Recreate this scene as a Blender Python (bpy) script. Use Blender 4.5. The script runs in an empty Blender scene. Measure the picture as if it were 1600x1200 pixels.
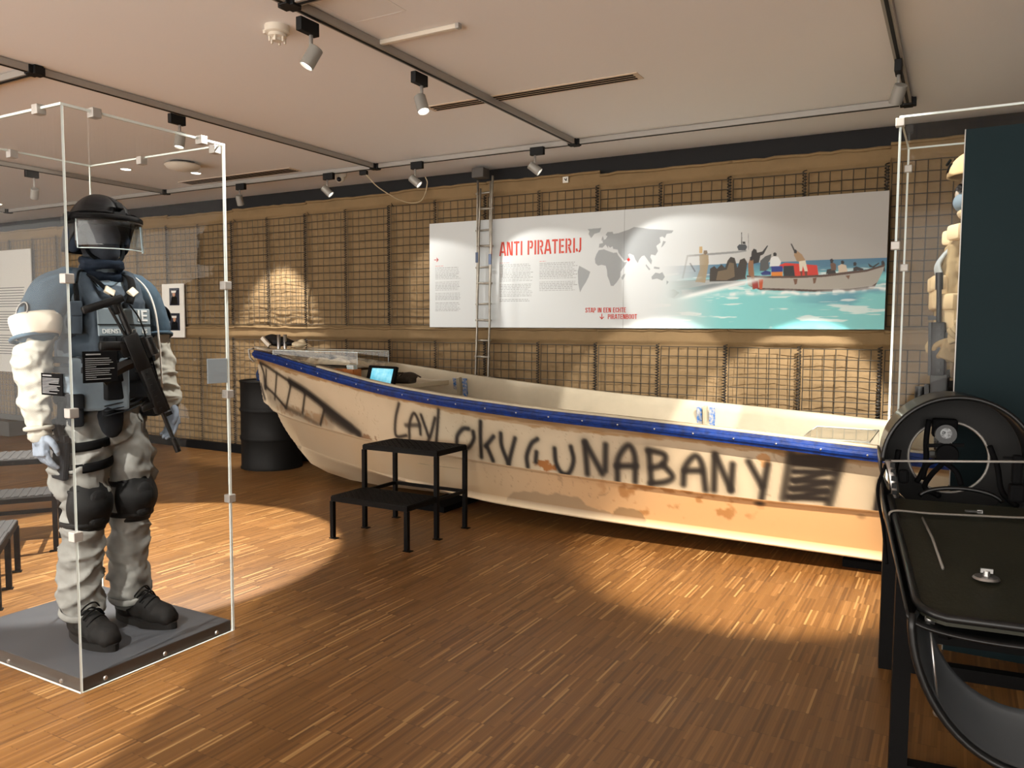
import bpy, bmesh, math, random
import numpy as np
from mathutils import Vector, Matrix, Euler, noise
random.seed(7)
S = bpy.context.scene
COL = S.collection
PI = math.pi
# ------------------------------------------------------------------ camera
YAW, PITCH, ROLL, EYE = 0.5119, 0.07096, 0.00545, 1.38
fwd = Vector((-math.sin(YAW)*math.cos(PITCH), math.cos(YAW)*math.cos(PITCH), -math.sin(PITCH)))
rt = Vector((math.cos(YAW), math.sin(YAW), 0)); up = rt.cross(fwd)
r2 = rt*math.cos(ROLL)+up*math.sin(ROLL); u2 = -rt*math.sin(ROLL)+up*math.cos(ROLL)
cd = bpy.data.cameras.new('camera'); cam = bpy.data.objects.new('camera', cd); COL.objects.link(cam)
cam.matrix_world = Matrix(((r2.x, u2.x, -fwd.x, 0), (r2.y, u2.y, -fwd.y, 0), (r2.z, u2.z, -fwd.z, EYE), (0, 0, 0, 1)))
cd.sensor_width = 36; cd.lens = 1230.4/1600*36; cd.clip_end = 60; cd.clip_start = .05
S.camera = cam
# ------------------------------------------------------------------ world, lights, exposure
W = bpy.data.worlds.new('world'); S.world = W; W.use_nodes = True
W.node_tree.nodes['Background'].inputs[0].default_value = (1.0, .95, .88, 1)
W.node_tree.nodes['Background'].inputs[1].default_value = 3.3
S.view_settings.view_transform = 'Standard'; S.view_settings.look = 'None'
S.view_settings.exposure = 0.65; S.view_settings.gamma = 1.0; S.view_settings.use_curve_mapping = False
S.cycles.max_bounces = 10; S.cycles.transparent_max_bounces = 24; S.cycles.diffuse_bounces = 4
S.cycles.use_denoising = True; S.cycles.sample_clamp_indirect = 4; S.cycles.caustics_reflective = False
def spot(name, loc, target, watts, deg, blend=.35, col=(1, .95, .88), r=.012):
    l = bpy.data.lights.new(name, 'SPOT'); l.energy = watts; l.spot_size = math.radians(deg); l.spot_blend = blend
    l.color = col; l.shadow_soft_size = r
    o = bpy.data.objects.new(name, l); COL.objects.link(o); o.location = loc
    o.rotation_euler = (Vector(target)-Vector(loc)).to_track_quat('-Z', 'Y').to_euler(); return o
def area(name, loc, target, watts, sx, sy, col=(1, .88, .74)):
    l = bpy.data.lights.new(name, 'AREA'); l.energy = watts; l.shape = 'RECTANGLE'; l.size = sx; l.size_y = sy; l.color = col
    o = bpy.data.objects.new(name, l); COL.objects.link(o); o.location = loc
    o.rotation_euler = (Vector(target)-Vector(loc)).to_track_quat('-Z', 'Y').to_euler(); return o
# track spots: (head position, aim, watts, beam, blend); the heads themselves are built further down
SPOTS = {
 'figure':  ((-2.60, 2.75, 2.60), (-3.20, 2.10, 1.0), 90, 66, .5),
 'middle':  ((-2.60, 3.60, 2.60), (-1.5, 3.2, 0.0), 18, 60, .9),
 'wall_a':  ((-2.86, 5.43, 2.60), (-1.15, 6.12, 1.15), 38, 54, .25),
 'wall_b':  ((-3.99, 5.43, 2.60), (-2.40, 6.12, 1.10), 34, 54, .25),
 'wall_c':  ((-4.98, 5.45, 2.60), (-3.75, 6.12, 1.25), 34, 52, .3),
 'bow':     ((-6.10, 5.45, 2.60), (-6.3, 6.0, 1.30), 130, 60, .45),
 'stern':   ((-0.31, 4.62, 2.60), (-1.15, 6.1, .30), 330, 38, .2),
 'behind':  ((-4.50, 3.53, 2.60), (-4.45, 3.05, 0.0), 650, 57, .12),
}
for k, (a, b, w, d, bl) in SPOTS.items():
    dv = (Vector(b)-Vector(a)).normalized()
    spot('spot_'+k, Vector(a)+dv*.075, b, w, d, bl)
# two more lamps of the same tracks, then spots that have no lamp head
spot('spot_lower_wall', (-0.35, 2.70, 2.52), (-2.15, 6.1, .72), 420, 20, .2)
spot('spot_floor', (-0.35, 3.04, 2.5), (-1.0, 4.45, 0), 620, 40, .6, (1, .88, .72))
spot('spot_hull', (-0.6, 3.1, 2.6), (-1.6, 4.9, .5), 55, 60, .8, (1, .88, .72))
spot('spot_side', (-2.58, -0.3, 2.68), (-5.51, -.7, 0), 460, 128.8, .03, (1, .94, .86))  # added wide spot; its cone edge stands in for a shadow edge on the floor
spot('spot_figure_front', (-2.1, .3, 2.62), (-3.2, 2.1, 1.35), 36, 34, .4, (1, .95, .88))
spot('spot_soldier', (-0.62, 3.75, 2.7), (0.05, 4.2, 1.8), 60, 40, .5, (1, .95, .85))
# ------------------------------------------------------------------ colours and materials
def lin(c):
    return tuple(((x/12.92) if x <= .04045 else ((x+.055)/1.055)**2.4) for x in c)
def C8(r, g, b): return lin((r/255, g/255, b/255))
def mat(name, col, rough=.6, metal=0., bump=0., bscale=60., var=0., vscale=8., spec=.5, col2=None, coat=0., attr=None, emit=0.):
    m = bpy.data.materials.new(name); m.use_nodes = True; nt = m.node_tree; N = nt.nodes; L = nt.links
    b = N['Principled BSDF']; b.inputs['Roughness'].default_value = rough; b.inputs['Metallic'].default_value = metal
    b.inputs['Specular IOR Level'].default_value = spec; b.inputs['Coat Weight'].default_value = coat
    tc = N.new('ShaderNodeTexCoord')
    if attr:
        a = N.new('ShaderNodeAttribute'); a.attribute_name = attr; src = a.outputs['Color']
        if emit:
            L.new(src, b.inputs['Emission Color']); b.inputs['Emission Strength'].default_value = emit
    else:
        rgb = N.new('ShaderNodeRGB'); rgb.outputs[0].default_value = (*col, 1); src = rgb.outputs[0]
        if emit:
            b.inputs['Emission Color'].default_value = (*col, 1); b.inputs['Emission Strength'].default_value = emit
    if var > 0 or col2:
        n = N.new('ShaderNodeTexNoise'); n.inputs['Scale'].default_value = vscale; n.inputs['Detail'].default_value = 6
        n.inputs['Roughness'].default_value = .6
        L.new(tc.outputs['Object'], n.inputs['Vector'])
        mx = N.new('ShaderNodeMix'); mx.data_type = 'RGBA'
        L.new(src, mx.inputs[6])
        mr = N.new('ShaderNodeMapRange'); mr.inputs[1].default_value = .4; mr.inputs[2].default_value = .65
        mr.inputs[4].default_value = 1.0 if col2 else var
        L.new(n.outputs['Fac'], mr.inputs[0]); L.new(mr.outputs[0], mx.inputs[0])
        mx.inputs[7].default_value = (*(col2 or tuple(x*.45 for x in col)), 1)
        src = mx.outputs[2]
    L.new(src, b.inputs['Base Color'])
    if bump > 0:
        n = N.new('ShaderNodeTexNoise'); n.inputs['Scale'].default_value = bscale; n.inputs['Detail'].default_value = 4
        L.new(tc.outputs['Object'], n.inputs['Vector'])
        bp = N.new('ShaderNodeBump'); bp.inputs['Strength'].default_value = min(1, bump); bp.inputs['Distance'].default_value = .01
        L.new(n.outputs['Fac'], bp.inputs['Height']); L.new(bp.outputs[0], b.inputs['Normal'])
    return m
def glass_mat(name, tint=(.985, .99, .985), gl=.75, rough=.01):
    m = bpy.data.materials.new(name); m.use_nodes = True; nt = m.node_tree; N = nt.nodes; L = nt.links
    N.remove(N['Principled BSDF']); out = N['Material Output']
    t = N.new('ShaderNodeBsdfTransparent'); t.inputs[0].default_value = (*tint, 1)
    g = N.new('ShaderNodeBsdfGlossy'); g.inputs['Roughness'].default_value = rough; g.inputs[0].default_value = (1, 1, 1, 1)
    f = N.new('ShaderNodeFresnel'); f.inputs[0].default_value = 1.45
    mu = N.new('ShaderNodeMath'); mu.operation = 'MULTIPLY'; mu.inputs[1].default_value = gl
    mx = N.new('ShaderNodeMixShader'); ge = N.new('ShaderNodeNewGeometry'); iv = N.new('ShaderNodeMath'); iv.operation = 'SUBTRACT'; iv.inputs[0].default_value = 1
    L.new(ge.outputs['Backfacing'], iv.inputs[1]); L.new(iv.outputs[0], mu.inputs[1]); L.new(f.outputs[0], mu.inputs[0])
    m2 = N.new('ShaderNodeMath'); m2.operation = 'MULTIPLY'; m2.inputs[1].default_value = gl; L.new(mu.outputs[0], m2.inputs[0]); L.new(m2.outputs[0], mx.inputs[0])
    L.new(t.outputs[0], mx.inputs[1]); L.new(g.outputs[0], mx.inputs[2]); L.new(mx.outputs[0], out.inputs[0])
    return m
M = {}
M['glass'] = glass_mat('clear_acrylic', (.99, .992, .99), .27); M['visor'] = glass_mat('visor_plastic', (.80, .86, .90), 1.6, .04)
M['perspex'] = glass_mat('display_perspex', (.96, .97, .97), .9)
M['edge'] = mat('polished_glass_edge', C8(225, 236, 232), .25, spec=.8)
M['clip'] = mat('satin_aluminium', C8(176, 172, 166), .45, .4)
M['black_metal'] = mat('black_powder_coat', C8(10, 9, 9), .6, 0, spec=.12, bump=.1, bscale=200)
M['track'] = mat('silver_track', C8(160, 155, 148), .5, .3)
M['track_dark'] = mat('track_joint_black', C8(10, 10, 11), .6, spec=.3)
M['head'] = mat('lamp_grey', C8(150, 148, 142), .45, .2)
M['lens'] = mat('lamp_lens_glowing', (1, .95, .85), .3, emit=6)
M['white_plastic'] = mat('white_plastic', C8(214, 205, 190), .5)
M['black'] = mat('matt_black', C8(7, 7, 8), .8, spec=.12)
M['rubber'] = mat('black_rubber', C8(15, 15, 15), .75, spec=.2, bump=.3, bscale=120)
M['wire'] = mat('galvanised_wire', C8(78, 72, 62), .5, .35)
M['coil'] = mat('dark_spring_wire', C8(46, 42, 38), .5, .4)
M['ladder'] = mat('worn_aluminium', C8(178, 172, 160), .42, .7, var=.6, vscale=14)
M['blue_rail'] = mat('blue_painted_rail', C8(7, 46, 118), .5, spec=.3, col2=C8(4, 26, 74), vscale=22, bump=.25, bscale=40)
M['blue_rag'] = mat('chipped_blue_paint', C8(40, 104, 178), .8, col2=C8(188, 184, 172), vscale=48)
M['cream'] = mat('cream_gelcoat', C8(184, 172, 148), .5, var=.25, vscale=3, bump=.08, bscale=20)
M['grunge'] = mat('scuffed_black_and_cream_deck', C8(214, 204, 184), .55, col2=C8(38, 36, 34), vscale=9, bump=.2, bscale=30)
M['drum'] = mat('black_steel_drum', C8(17, 16, 15), .6, 0, spec=.18, var=.3, vscale=5)
M['wood_box'] = mat('orange_wood', C8(196, 122, 62), .5, var=.4, vscale=20)
M['screen'] = mat('lit_blue_screen', C8(90, 176, 200), .25, emit=.55, col2=C8(190, 222, 230), vscale=9)
M['paper'] = mat('white_paper', C8(225, 222, 214), .7)
M['teal'] = mat('teal_painted_panel', C8(24, 40, 44), .7, spec=.15, var=.12, vscale=2)
M['plinth'] = mat('dark_display_base', C8(70, 72, 76), .35, var=.3, vscale=2)
M['plinth_side'] = mat('dark_base_side', C8(54, 46, 40), .5)
M['olive'] = mat('olive_black_lid', C8(40, 40, 30), .5, spec=.3, var=.35, vscale=4, bump=.1, bscale=90)
M['shell'] = mat('black_composite_shell', C8(18, 18, 18), .4, spec=.3, var=.3, vscale=3, coat=.2)
M['shell_in'] = mat('grey_inner_shell', C8(66, 68, 70), .5, var=.3, vscale=5)
M['strap'] = mat('grey_webbing', C8(118, 112, 104), .7)
M['steel'] = mat('bright_steel', C8(170, 168, 165), .3, .9)
M['gun'] = mat('gunmetal', C8(14, 14, 15), .42, .1, bump=.08, bscale=200)
M['grey_slat'] = mat('ribbed_grey_rubber', C8(58, 58, 58), .5)
# ------------------------------------------------------------------ geometry helpers
def link(name, me, m=None, parent=None, smooth=False, mats=None):
    o = bpy.data.objects.new(name, me); COL.objects.link(o)
    for x in (mats or ([m] if m else [])): me.materials.append(x)
    if parent is not None: o.parent = parent
    if smooth:
        me.polygons.foreach_set('use_smooth', [True]*len(me.polygons))
        if smooth == 'a':
            try: me.set_sharp_from_angle(angle=math.radians(40))
            except Exception: pass
    return o
def obj(name, bm, m, parent=None, smooth=False, mats=None):
    me = bpy.data.meshes.new(name); bmesh.ops.recalc_face_normals(bm, faces=bm.faces); bm.to_mesh(me); bm.free()
    return link(name, me, m, parent, smooth, mats)
def thing(name, label, cat, loc=(0, 0, 0), rz=0, group=None):
    o = bpy.data.objects.new(name, None); COL.objects.link(o); o.location = loc; o.rotation_euler = (0, 0, rz)
    o.empty_display_size = .05
    return tag(o, label, cat, group)
def tag(o, label, cat, group=None):
    o['label'] = label; o['category'] = cat
    if group: o['group'] = group
    return o
def struct(o, label=None):
    o['kind'] = 'structure'
    if label: o['label'] = label
    return o
def box(bm, c, s, rot=None, bev=0.):
    r = bmesh.ops.create_cube(bm, size=1.0)['verts']
    bmesh.ops.scale(bm, vec=s, verts=r)
    if bev > 0:
        ed = list({e for v in r for e in v.link_edges})
        q = bmesh.ops.bevel(bm, geom=ed, offset=bev, segments=2, affect='EDGES', profile=.5)
        r = list({v for f in q['faces'] for v in f.verts} | {v for v in r if v.is_valid})
        st = [r[0]]; seen = {r[0]}
        while st:
            v = st.pop()
            for e in v.link_edges:
                w = e.other_vert(v)
                if w not in seen: seen.add(w); st.append(w)
        r = list(seen)
    if rot is not None:
        R = rot if isinstance(rot, Matrix) else Euler(rot).to_matrix()
        bmesh.ops.rotate(bm, cent=(0, 0, 0), matrix=R, verts=r)
    bmesh.ops.translate(bm, vec=c, verts=r)
    return r
def sweep(bm, pts, rad, seg=8, sq=(1, 1), cap=True, closed=False, sect=None):
    """tube along pts; rad a number or list; sq squashes the section; sect = list of 2D points instead of circle"""
    pts = [Vector(p) for p in pts]; n = len(pts)
    rad = rad if isinstance(rad, (list, tuple)) else [rad]*n
    sec = sect or [(math.cos(2*PI*k/seg), math.sin(2*PI*k/seg)) for k in range(seg)]
    ns = len(sec)
    t0 = (pts[1]-pts[0]).normalized(); a = Vector((0, 0, 1)) if abs(t0.z) < .9 else Vector((1, 0, 0))
    u = (a-t0*a.dot(t0)).normalized(); rings = []
    for i, p in enumerate(pts):
        if closed: t = (pts[(i+1) % n]-pts[i-1]).normalized()
        else: t = (pts[min(i+1, n-1)]-pts[max(i-1, 0)]).normalized()
        u = (u-t*u.dot(t)).normalized(); v = t.cross(u)
        rings.append([bm.verts.new(p+(u*(x*sq[0])+v*(y*sq[1]))*rad[i]) for x, y in sec])
    for i in range(n if closed else n-1):
        A, B = rings[i], rings[(i+1) % n]
        for k in range(ns): bm.faces.new((A[k], A[(k+1) % ns], B[(k+1) % ns], B[k]))
    if cap and not closed:
        bm.faces.new(rings[0][::-1]); bm.faces.new(rings[-1])
    return rings
def curve_pts(ctrl, n=12):
    """Catmull-Rom through control points"""
    P = [Vector(p) for p in ctrl]; P = [P[0]*2-P[1]]+P+[P[-1]*2-P[-2]]; out = []
    for i in range(1, len(P)-2):
        for k in range(n):
            t = k/n; a, b, c, d = P[i-1:i+3]
            out.append(.5*((2*b)+(-a+c)*t+(2*a-5*b+4*c-d)*t*t+(-a+3*b-3*c+d)*t**3))
    out.append(P[-2]); return out
def lathe(bm, prof, seg=24, c=(0, 0, 0), a0=0, a1=2*PI, rot=None):
    full = abs(a1-a0-2*PI) < 1e-6; rings = []
    for k in range(seg if full else seg+1):
        t = a0+(a1-a0)*k/seg
        ring = []
        for r, z in prof:
            p = Vector((r*math.cos(t), r*math.sin(t), z))
            if rot is not None: p = rot @ p
            ring.append(bm.verts.new(p+Vector(c)))
        rings.append(ring)
    n = len(rings)
    for i in range(n if full else n-1):
        A, B = rings[i], rings[(i+1) % n]
        for k in range(len(prof)-1):
            bm.faces.new((A[k], B[k], B[k+1], A[k+1]))
    bmesh.ops.remove_doubles(bm, verts=[v for r in rings for v in r], dist=1e-5)
def prism(bm, poly, z0, z1, xf=None):
    """extrude a 2D polygon between z0 and z1, then transform by function xf(Vector)"""
    xf = xf or (lambda p: p)
    A = [bm.verts.new(xf(Vector((x, y, z0)))) for x, y in poly]; B = [bm.verts.new(xf(Vector((x, y, z1)))) for x, y in poly]
    n = len(poly)
    bm.faces.new(A[::-1]); bm.faces.new(B)
    for k in range(n): bm.faces.new((A[k], A[(k+1) % n], B[(k+1) % n], B[k]))
def ell(bm, c, r, rot=None, seg=20, ring=14):
    q = bmesh.ops.create_uvsphere(bm, u_segments=seg, v_segments=ring, radius=1)['verts']
    bmesh.ops.scale(bm, vec=r, verts=q)
    if rot is not None: bmesh.ops.rotate(bm, cent=(0, 0, 0), matrix=Euler(rot).to_matrix(), verts=q)
    bmesh.ops.translate(bm, vec=c, verts=q)
def NB(): return bmesh.new()
def grid_mesh(P):
    """P: array (ny, nx, 3) -> mesh"""
    ny, nx = P.shape[:2]; me = bpy.data.meshes.new('surface')
    i = np.arange((ny-1)*(nx-1)); r, c = i//(nx-1), i % (nx-1); a = r*nx+c
    F = np.stack([a, a+1, a+nx+1, a+nx], 1)
    me.vertices.add(ny*nx); me.vertices.foreach_set('co', P.reshape(-1).astype(np.float32))
    me.loops.add(F.size); me.loops.foreach_set('vertex_index', F.reshape(-1).astype(np.int32))
    me.polygons.add(len(F)); me.polygons.foreach_set('loop_start', (np.arange(len(F))*4).astype(np.int32))
    me.update(calc_edges=True); me.validate(); return me
def paint(me, col, name='Col'):
    a = me.color_attributes.new(name, 'FLOAT_COLOR', 'POINT')
    b = np.ones((len(me.vertices), 4), np.float32); b[:, :3] = col.reshape(-1, 3); a.data.foreach_set('color', b.reshape(-1))
def fuse(bm, voxel, smooth=4, wr=None, name='skin'):
    """voxel-merge overlapping solids into one continuous surface; wr(co, normal) -> offset along the normal"""
    me = bpy.data.meshes.new(name); bmesh.ops.recalc_face_normals(bm, faces=bm.faces); bm.to_mesh(me); bm.free()
    o = bpy.data.objects.new(name, me); COL.objects.link(o)
    r = o.modifiers.new('r', 'REMESH'); r.mode = 'VOXEL'; r.voxel_size = voxel; r.use_smooth_shade = True
    if smooth:
        s = o.modifiers.new('s', 'SMOOTH'); s.iterations = smooth; s.factor = .5
    dg = bpy.context.evaluated_depsgraph_get(); dg.update()
    out = bpy.data.meshes.new_from_object(o.evaluated_get(dg)); bpy.data.objects.remove(o); bpy.data.meshes.remove(me)
    if wr:
        n = [Vector(v.normal) for v in out.vertices]
        for v, q in zip(out.vertices, n): v.co = v.co+q*wr(v.co, q)
    out.name = name; return out
def fnoise(p, s): return noise.noise(Vector(p)*s)
def value_noise(x, y, s, seed=0):
    """smooth 2D noise on numpy arrays, -1..1"""
    x = np.asarray(x)*s+seed*17.3; y = np.asarray(y)*s+seed*7.7
    xi = np.floor(x).astype(int); yi = np.floor(y).astype(int); fx = x-xi; fy = y-yi
    def h(a, b):
        n = (a*374761393+b*668265263+seed*362437) & 0x7fffffff; n = ((n ^ (n >> 13))*1274126177) & 0x7fffffff
        return ((n ^ (n >> 16)) & 0xffff)/32767.5-1
    u = fx*fx*(3-2*fx); v = fy*fy*(3-2*fy)
    return (h(xi, yi)*(1-u)+h(xi+1, yi)*u)*(1-v)+(h(xi, yi+1)*(1-u)+h(xi+1, yi+1)*u)*v
def fbm(x, y, s, seed=0, o=4):
    return sum(value_noise(x, y, s*2**k, seed+k)/2**k for k in range(o))
def text_mesh(txt, size, depth=.0006, sx=1.0, bold=0.):
    cu = bpy.data.curves.new('t', 'FONT'); cu.body = txt; cu.size = size; cu.extrude = depth; cu.offset = bold; cu.resolution_u = 2
    o = bpy.data.objects.new('t', cu); COL.objects.link(o)
    dg = bpy.context.evaluated_depsgraph_get(); dg.update()
    me = bpy.data.meshes.new_from_object(o.evaluated_get(dg)); bpy.data.objects.remove(o)
    if sx != 1:
        for v in me.vertices: v.co.x *= sx
    return me
# stencil capitals as strokes in a box 0..1 high
STEN = {
 'A': (.56, [[(.03, 0), (.235, 1)], [(.53, 0), (.325, 1)], [(.17, .28), (.40, .28)]]),
 'N': (.56, [[(.08, 0), (.08, 1)], [(.48, 0), (.48, 1)], [(.19, .95), (.37, .05)]]),
 'T': (.50, [[(0, .92), (.17, .92)], [(.33, .92), (.50, .92)], [(.25, 0), (.25, 1)]]),
 'I': (.20, [[(.10, 0), (.10, 1)]]),
 'P': (.50, [[(.08, 0), (.08, 1)], [(.22, .92), (.36, .92), (.42, .82), (.42, .60), (.36, .50), (.22, .50)]]),
 'R': (.54, [[(.08, 0), (.08, 1)], [(.22, .92), (.36, .92), (.43, .82), (.43, .62), (.36, .52), (.22, .52)], [(.29, .42), (.46, 0)]]),
 'E': (.46, [[(.08, 0), (.08, 1)], [(.20, .92), (.44, .92)], [(.20, .5), (.40, .5)], [(.20, .08), (.44, .08)]]),
 'J': (.44, [[(.34, 1), (.34, .2), (.27, .08), (.20, .08)], [(.10, .08), (.03, .2), (.03, .28)]]),
 'S': (.50, [[(.44, .75), (.40, .90), (.28, .93)], [(.20, .93), (.09, .88), (.08, .66), (.42, .36), (.42, .14), (.30, .07)], [(.20, .07), (.09, .12), (.06, .26)]]),
 'C': (.50, [[(.20, .93), (.10, .86), (.08, .5), (.10, .14), (.20, .07)], [(.30, .93), (.41, .87), (.43, .7)], [(.30, .07), (.41, .13), (.43, .3)]]),
 'H': (.54, [[(.08, 0), (.08, 1)], [(.46, 0), (.46, 1)], [(.19, .5), (.35, .5)]]),
 'B': (.52, [[(.08, 0), (.08, 1)], [(.20, .93), (.38, .90), (.42, .75), (.36, .54), (.20, .52)], [(.36, .52), (.44, .42), (.44, .18), (.38, .08), (.20, .07)]]),
 'O': (.54, [[(.22, .93), (.10, .86), (.08, .5), (.10, .14), (.22, .07)], [(.32, .93), (.44, .86), (.46, .5), (.44, .14), (.32, .07)]]),
 ' ': (.26, []),
}
def stencil(bm, txt, x, z, h, y, th=.15, depth=.002):
    """letters standing in the plane y, facing -Y; returns end x"""
    for ch in txt:
        w, st = STEN[ch]
        for pl in st:
            P = [Vector((a, b)) for a, b in pl]; w2 = th/2
            L = []; R = []
            for i, p in enumerate(P):
                d = (P[min(i+1, len(P)-1)]-P[max(i-1, 0)]).normalized(); n = Vector((-d.y, d.x))
                L.append(p+n*w2); R.append(p-n*w2)
            for i in range(len(P)-1):
                prism(bm, [L[i], L[i+1], R[i+1], R[i]], 0, depth, lambda q: Vector((x+q.x*h, y-q.z, z+q.y*h)))
        x += (w+.09)*h
    return x
# ================================================================== the setting
WY = 6.185           # face of the back wall
CZ = 2.80            # ceiling height
def floor_material():
    m = bpy.data.materials.new('mosaic_parquet'); m.use_nodes = True; nt = m.node_tree; N = nt.nodes; L = nt.links
    b = N['Principled BSDF']
    tc = N.new('ShaderNodeTexCoord'); sp = N.new('ShaderNodeSeparateXYZ'); L.new(tc.outputs['Object'], sp.inputs[0])
    def ma(op, a, c=None, v=None):
        n = N.new('ShaderNodeMath'); n.operation = op
        L.new(a, n.inputs[0]) if not isinstance(a, (int, float)) else setattr(n.inputs[0], 'default_value', a)
        if c is not None:
            L.new(c, n.inputs[1]) if not isinstance(c, (int, float)) else setattr(n.inputs[1], 'default_value', c)
        return n.outputs[0]
    X, Y = sp.outputs[0], sp.outputs[1]
    blk = ma('FLOOR', ma('DIVIDE', X, .19))
    wn0 = N.new('ShaderNodeTexWhiteNoise'); wn0.noise_dimensions = '1D'; L.new(blk, wn0.inputs['W'])
    strip = ma('FLOOR', ma('DIVIDE', X, .0095))
    wn1 = N.new('ShaderNodeTexWhiteNoise'); wn1.noise_dimensions = '1D'; L.new(strip, wn1.inputs['W'])
    u = ma('ADD', ma('ADD', ma('DIVIDE', Y, .225), wn0.outputs['Value']), ma('MULTIPLY', ma('ROUND', ma('MULTIPLY', wn1.outputs['Value'], .62)), .5))
    ru = ma('FLOOR', u)
    cx = N.new('ShaderNodeCombineXYZ'); L.new(strip, cx.inputs[0]); L.new(ru, cx.inputs[1])
    wn = N.new('ShaderNodeTexWhiteNoise'); wn.noise_dimensions = '2D'; L.new(cx.outputs[0], wn.inputs['Vector'])
    cr = N.new('ShaderNodeValToRGB'); L.new(wn.outputs['Value'], cr.inputs[0])
    e = cr.color_ramp.elements; e[0].position = 0; e[0].color = (*C8(94, 63, 32), 1); e[1].position = 1; e[1].color = (*C8(171, 134, 84), 1)
    for p, c in ((.25, C8(113, 76, 38)), (.6, C8(121, 84, 43)), (.86, C8(128, 89, 48)), (.94, C8(144, 104, 60))):
        q = e.new(p); q.color = (*c, 1)
    # block to block tone
    cy = N.new('ShaderNodeCombineXYZ'); L.new(blk, cy.inputs[0]); L.new(ru, cy.inputs[1])
    w2 = N.new('ShaderNodeTexWhiteNoise'); w2.noise_dimensions = '2D'; L.new(cy.outputs[0], w2.inputs['Vector'])
    mr = N.new('ShaderNodeMapRange'); mr.inputs[3].default_value = .92; mr.inputs[4].default_value = 1.05; L.new(w2.outputs['Value'], mr.inputs[0])
    # fine joints
    fx = ma('FRACT', ma('DIVIDE', X, .0095)); j1 = ma('LESS_THAN', fx, .07)
    fy = ma('FRACT', u); j2 = ma('LESS_THAN', fy, .012)
    j = ma('MAXIMUM', ma('MULTIPLY', j1, .30), ma('MULTIPLY', j2, .45))
    k = ma('MULTIPLY', mr.outputs[0], ma('SUBTRACT', 1.0, j))
    mx = N.new('ShaderNodeMix'); mx.data_type = 'RGBA'; mx.blend_type = 'MULTIPLY'; mx.inputs[0].default_value = 1
    cc = N.new('ShaderNodeCombineColor'); [L.new(k, cc.inputs[i]) for i in range(3)]
    L.new(cr.outputs[0], mx.inputs[6]); L.new(cc.outputs[0], mx.inputs[7]); L.new(mx.outputs[2], b.inputs['Base Color'])
    n = N.new('ShaderNodeTexNoise'); n.inputs['Scale'].default_value = 3; L.new(tc.outputs['Object'], n.inputs['Vector'])
    rr = N.new('ShaderNodeMapRange'); rr.inputs[3].default_value = .34; rr.inputs[4].default_value = .5; L.new(n.outputs['Fac'], rr.inputs[0])
    L.new(rr.outputs[0], b.inputs['Roughness'])
    bp = N.new('ShaderNodeBump'); bp.inputs['Strength'].default_value = .12; bp.inputs['Distance'].default_value = .002
    L.new(wn.outputs['Value'], bp.inputs['Height']); L.new(bp.outputs[0], b.inputs['Normal'])
    return m
def slab(name, c, s, m, label=None):
    bm = NB(); box(bm, c, s); return struct(obj(name, bm, m), label)
X0, X1, Y0 = -13.0, 3.2, -3.0
slab('floor', ((X0+X1)/2, (Y0+WY+.3)/2, -.05), (X1-X0, WY+.3-Y0, .1), floor_material(), 'brown mosaic parquet floor of thin wooden strips')
slab('ceiling', ((X0+X1)/2, (Y0+WY+.3)/2, CZ+.05), (X1-X0, WY+.3-Y0, .1), mat('ceiling_plaster', C8(238, 236, 236), .9, bump=.05, bscale=5), 'plain warm off-white plaster ceiling')
slab('wall_back', ((X0+X1)/2, WY+.1, CZ/2), (X1-X0, .2, CZ), mat('black_wall_paint', C8(20, 19, 20), .8), 'black painted wall strip above the gabion baskets')
slab('wall_left', (X0-.1, (Y0+WY)/2, CZ/2), (.2, WY-Y0, CZ), mat('dark_side_wall', C8(96, 80, 62), .8))
slab('wall_right', (X1+.1, (Y0+WY)/2, CZ/2), (.2, WY-Y0, CZ), mat('dark_right_wall', C8(70, 66, 60), .8))
slab('baseboard_back', ((X0-4.0)/2, 5.99, .045), (-4.0-X0, .05, .09), M['black'], 'black skirting strip at the foot of the baskets')
slab('trim_1', (-11.3, 5.66, .09), (2.2, .5, .18), mat('grey_bench_block', C8(92, 92, 90), .6), 'low grey platform at the foot of the left wall end')

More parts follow.
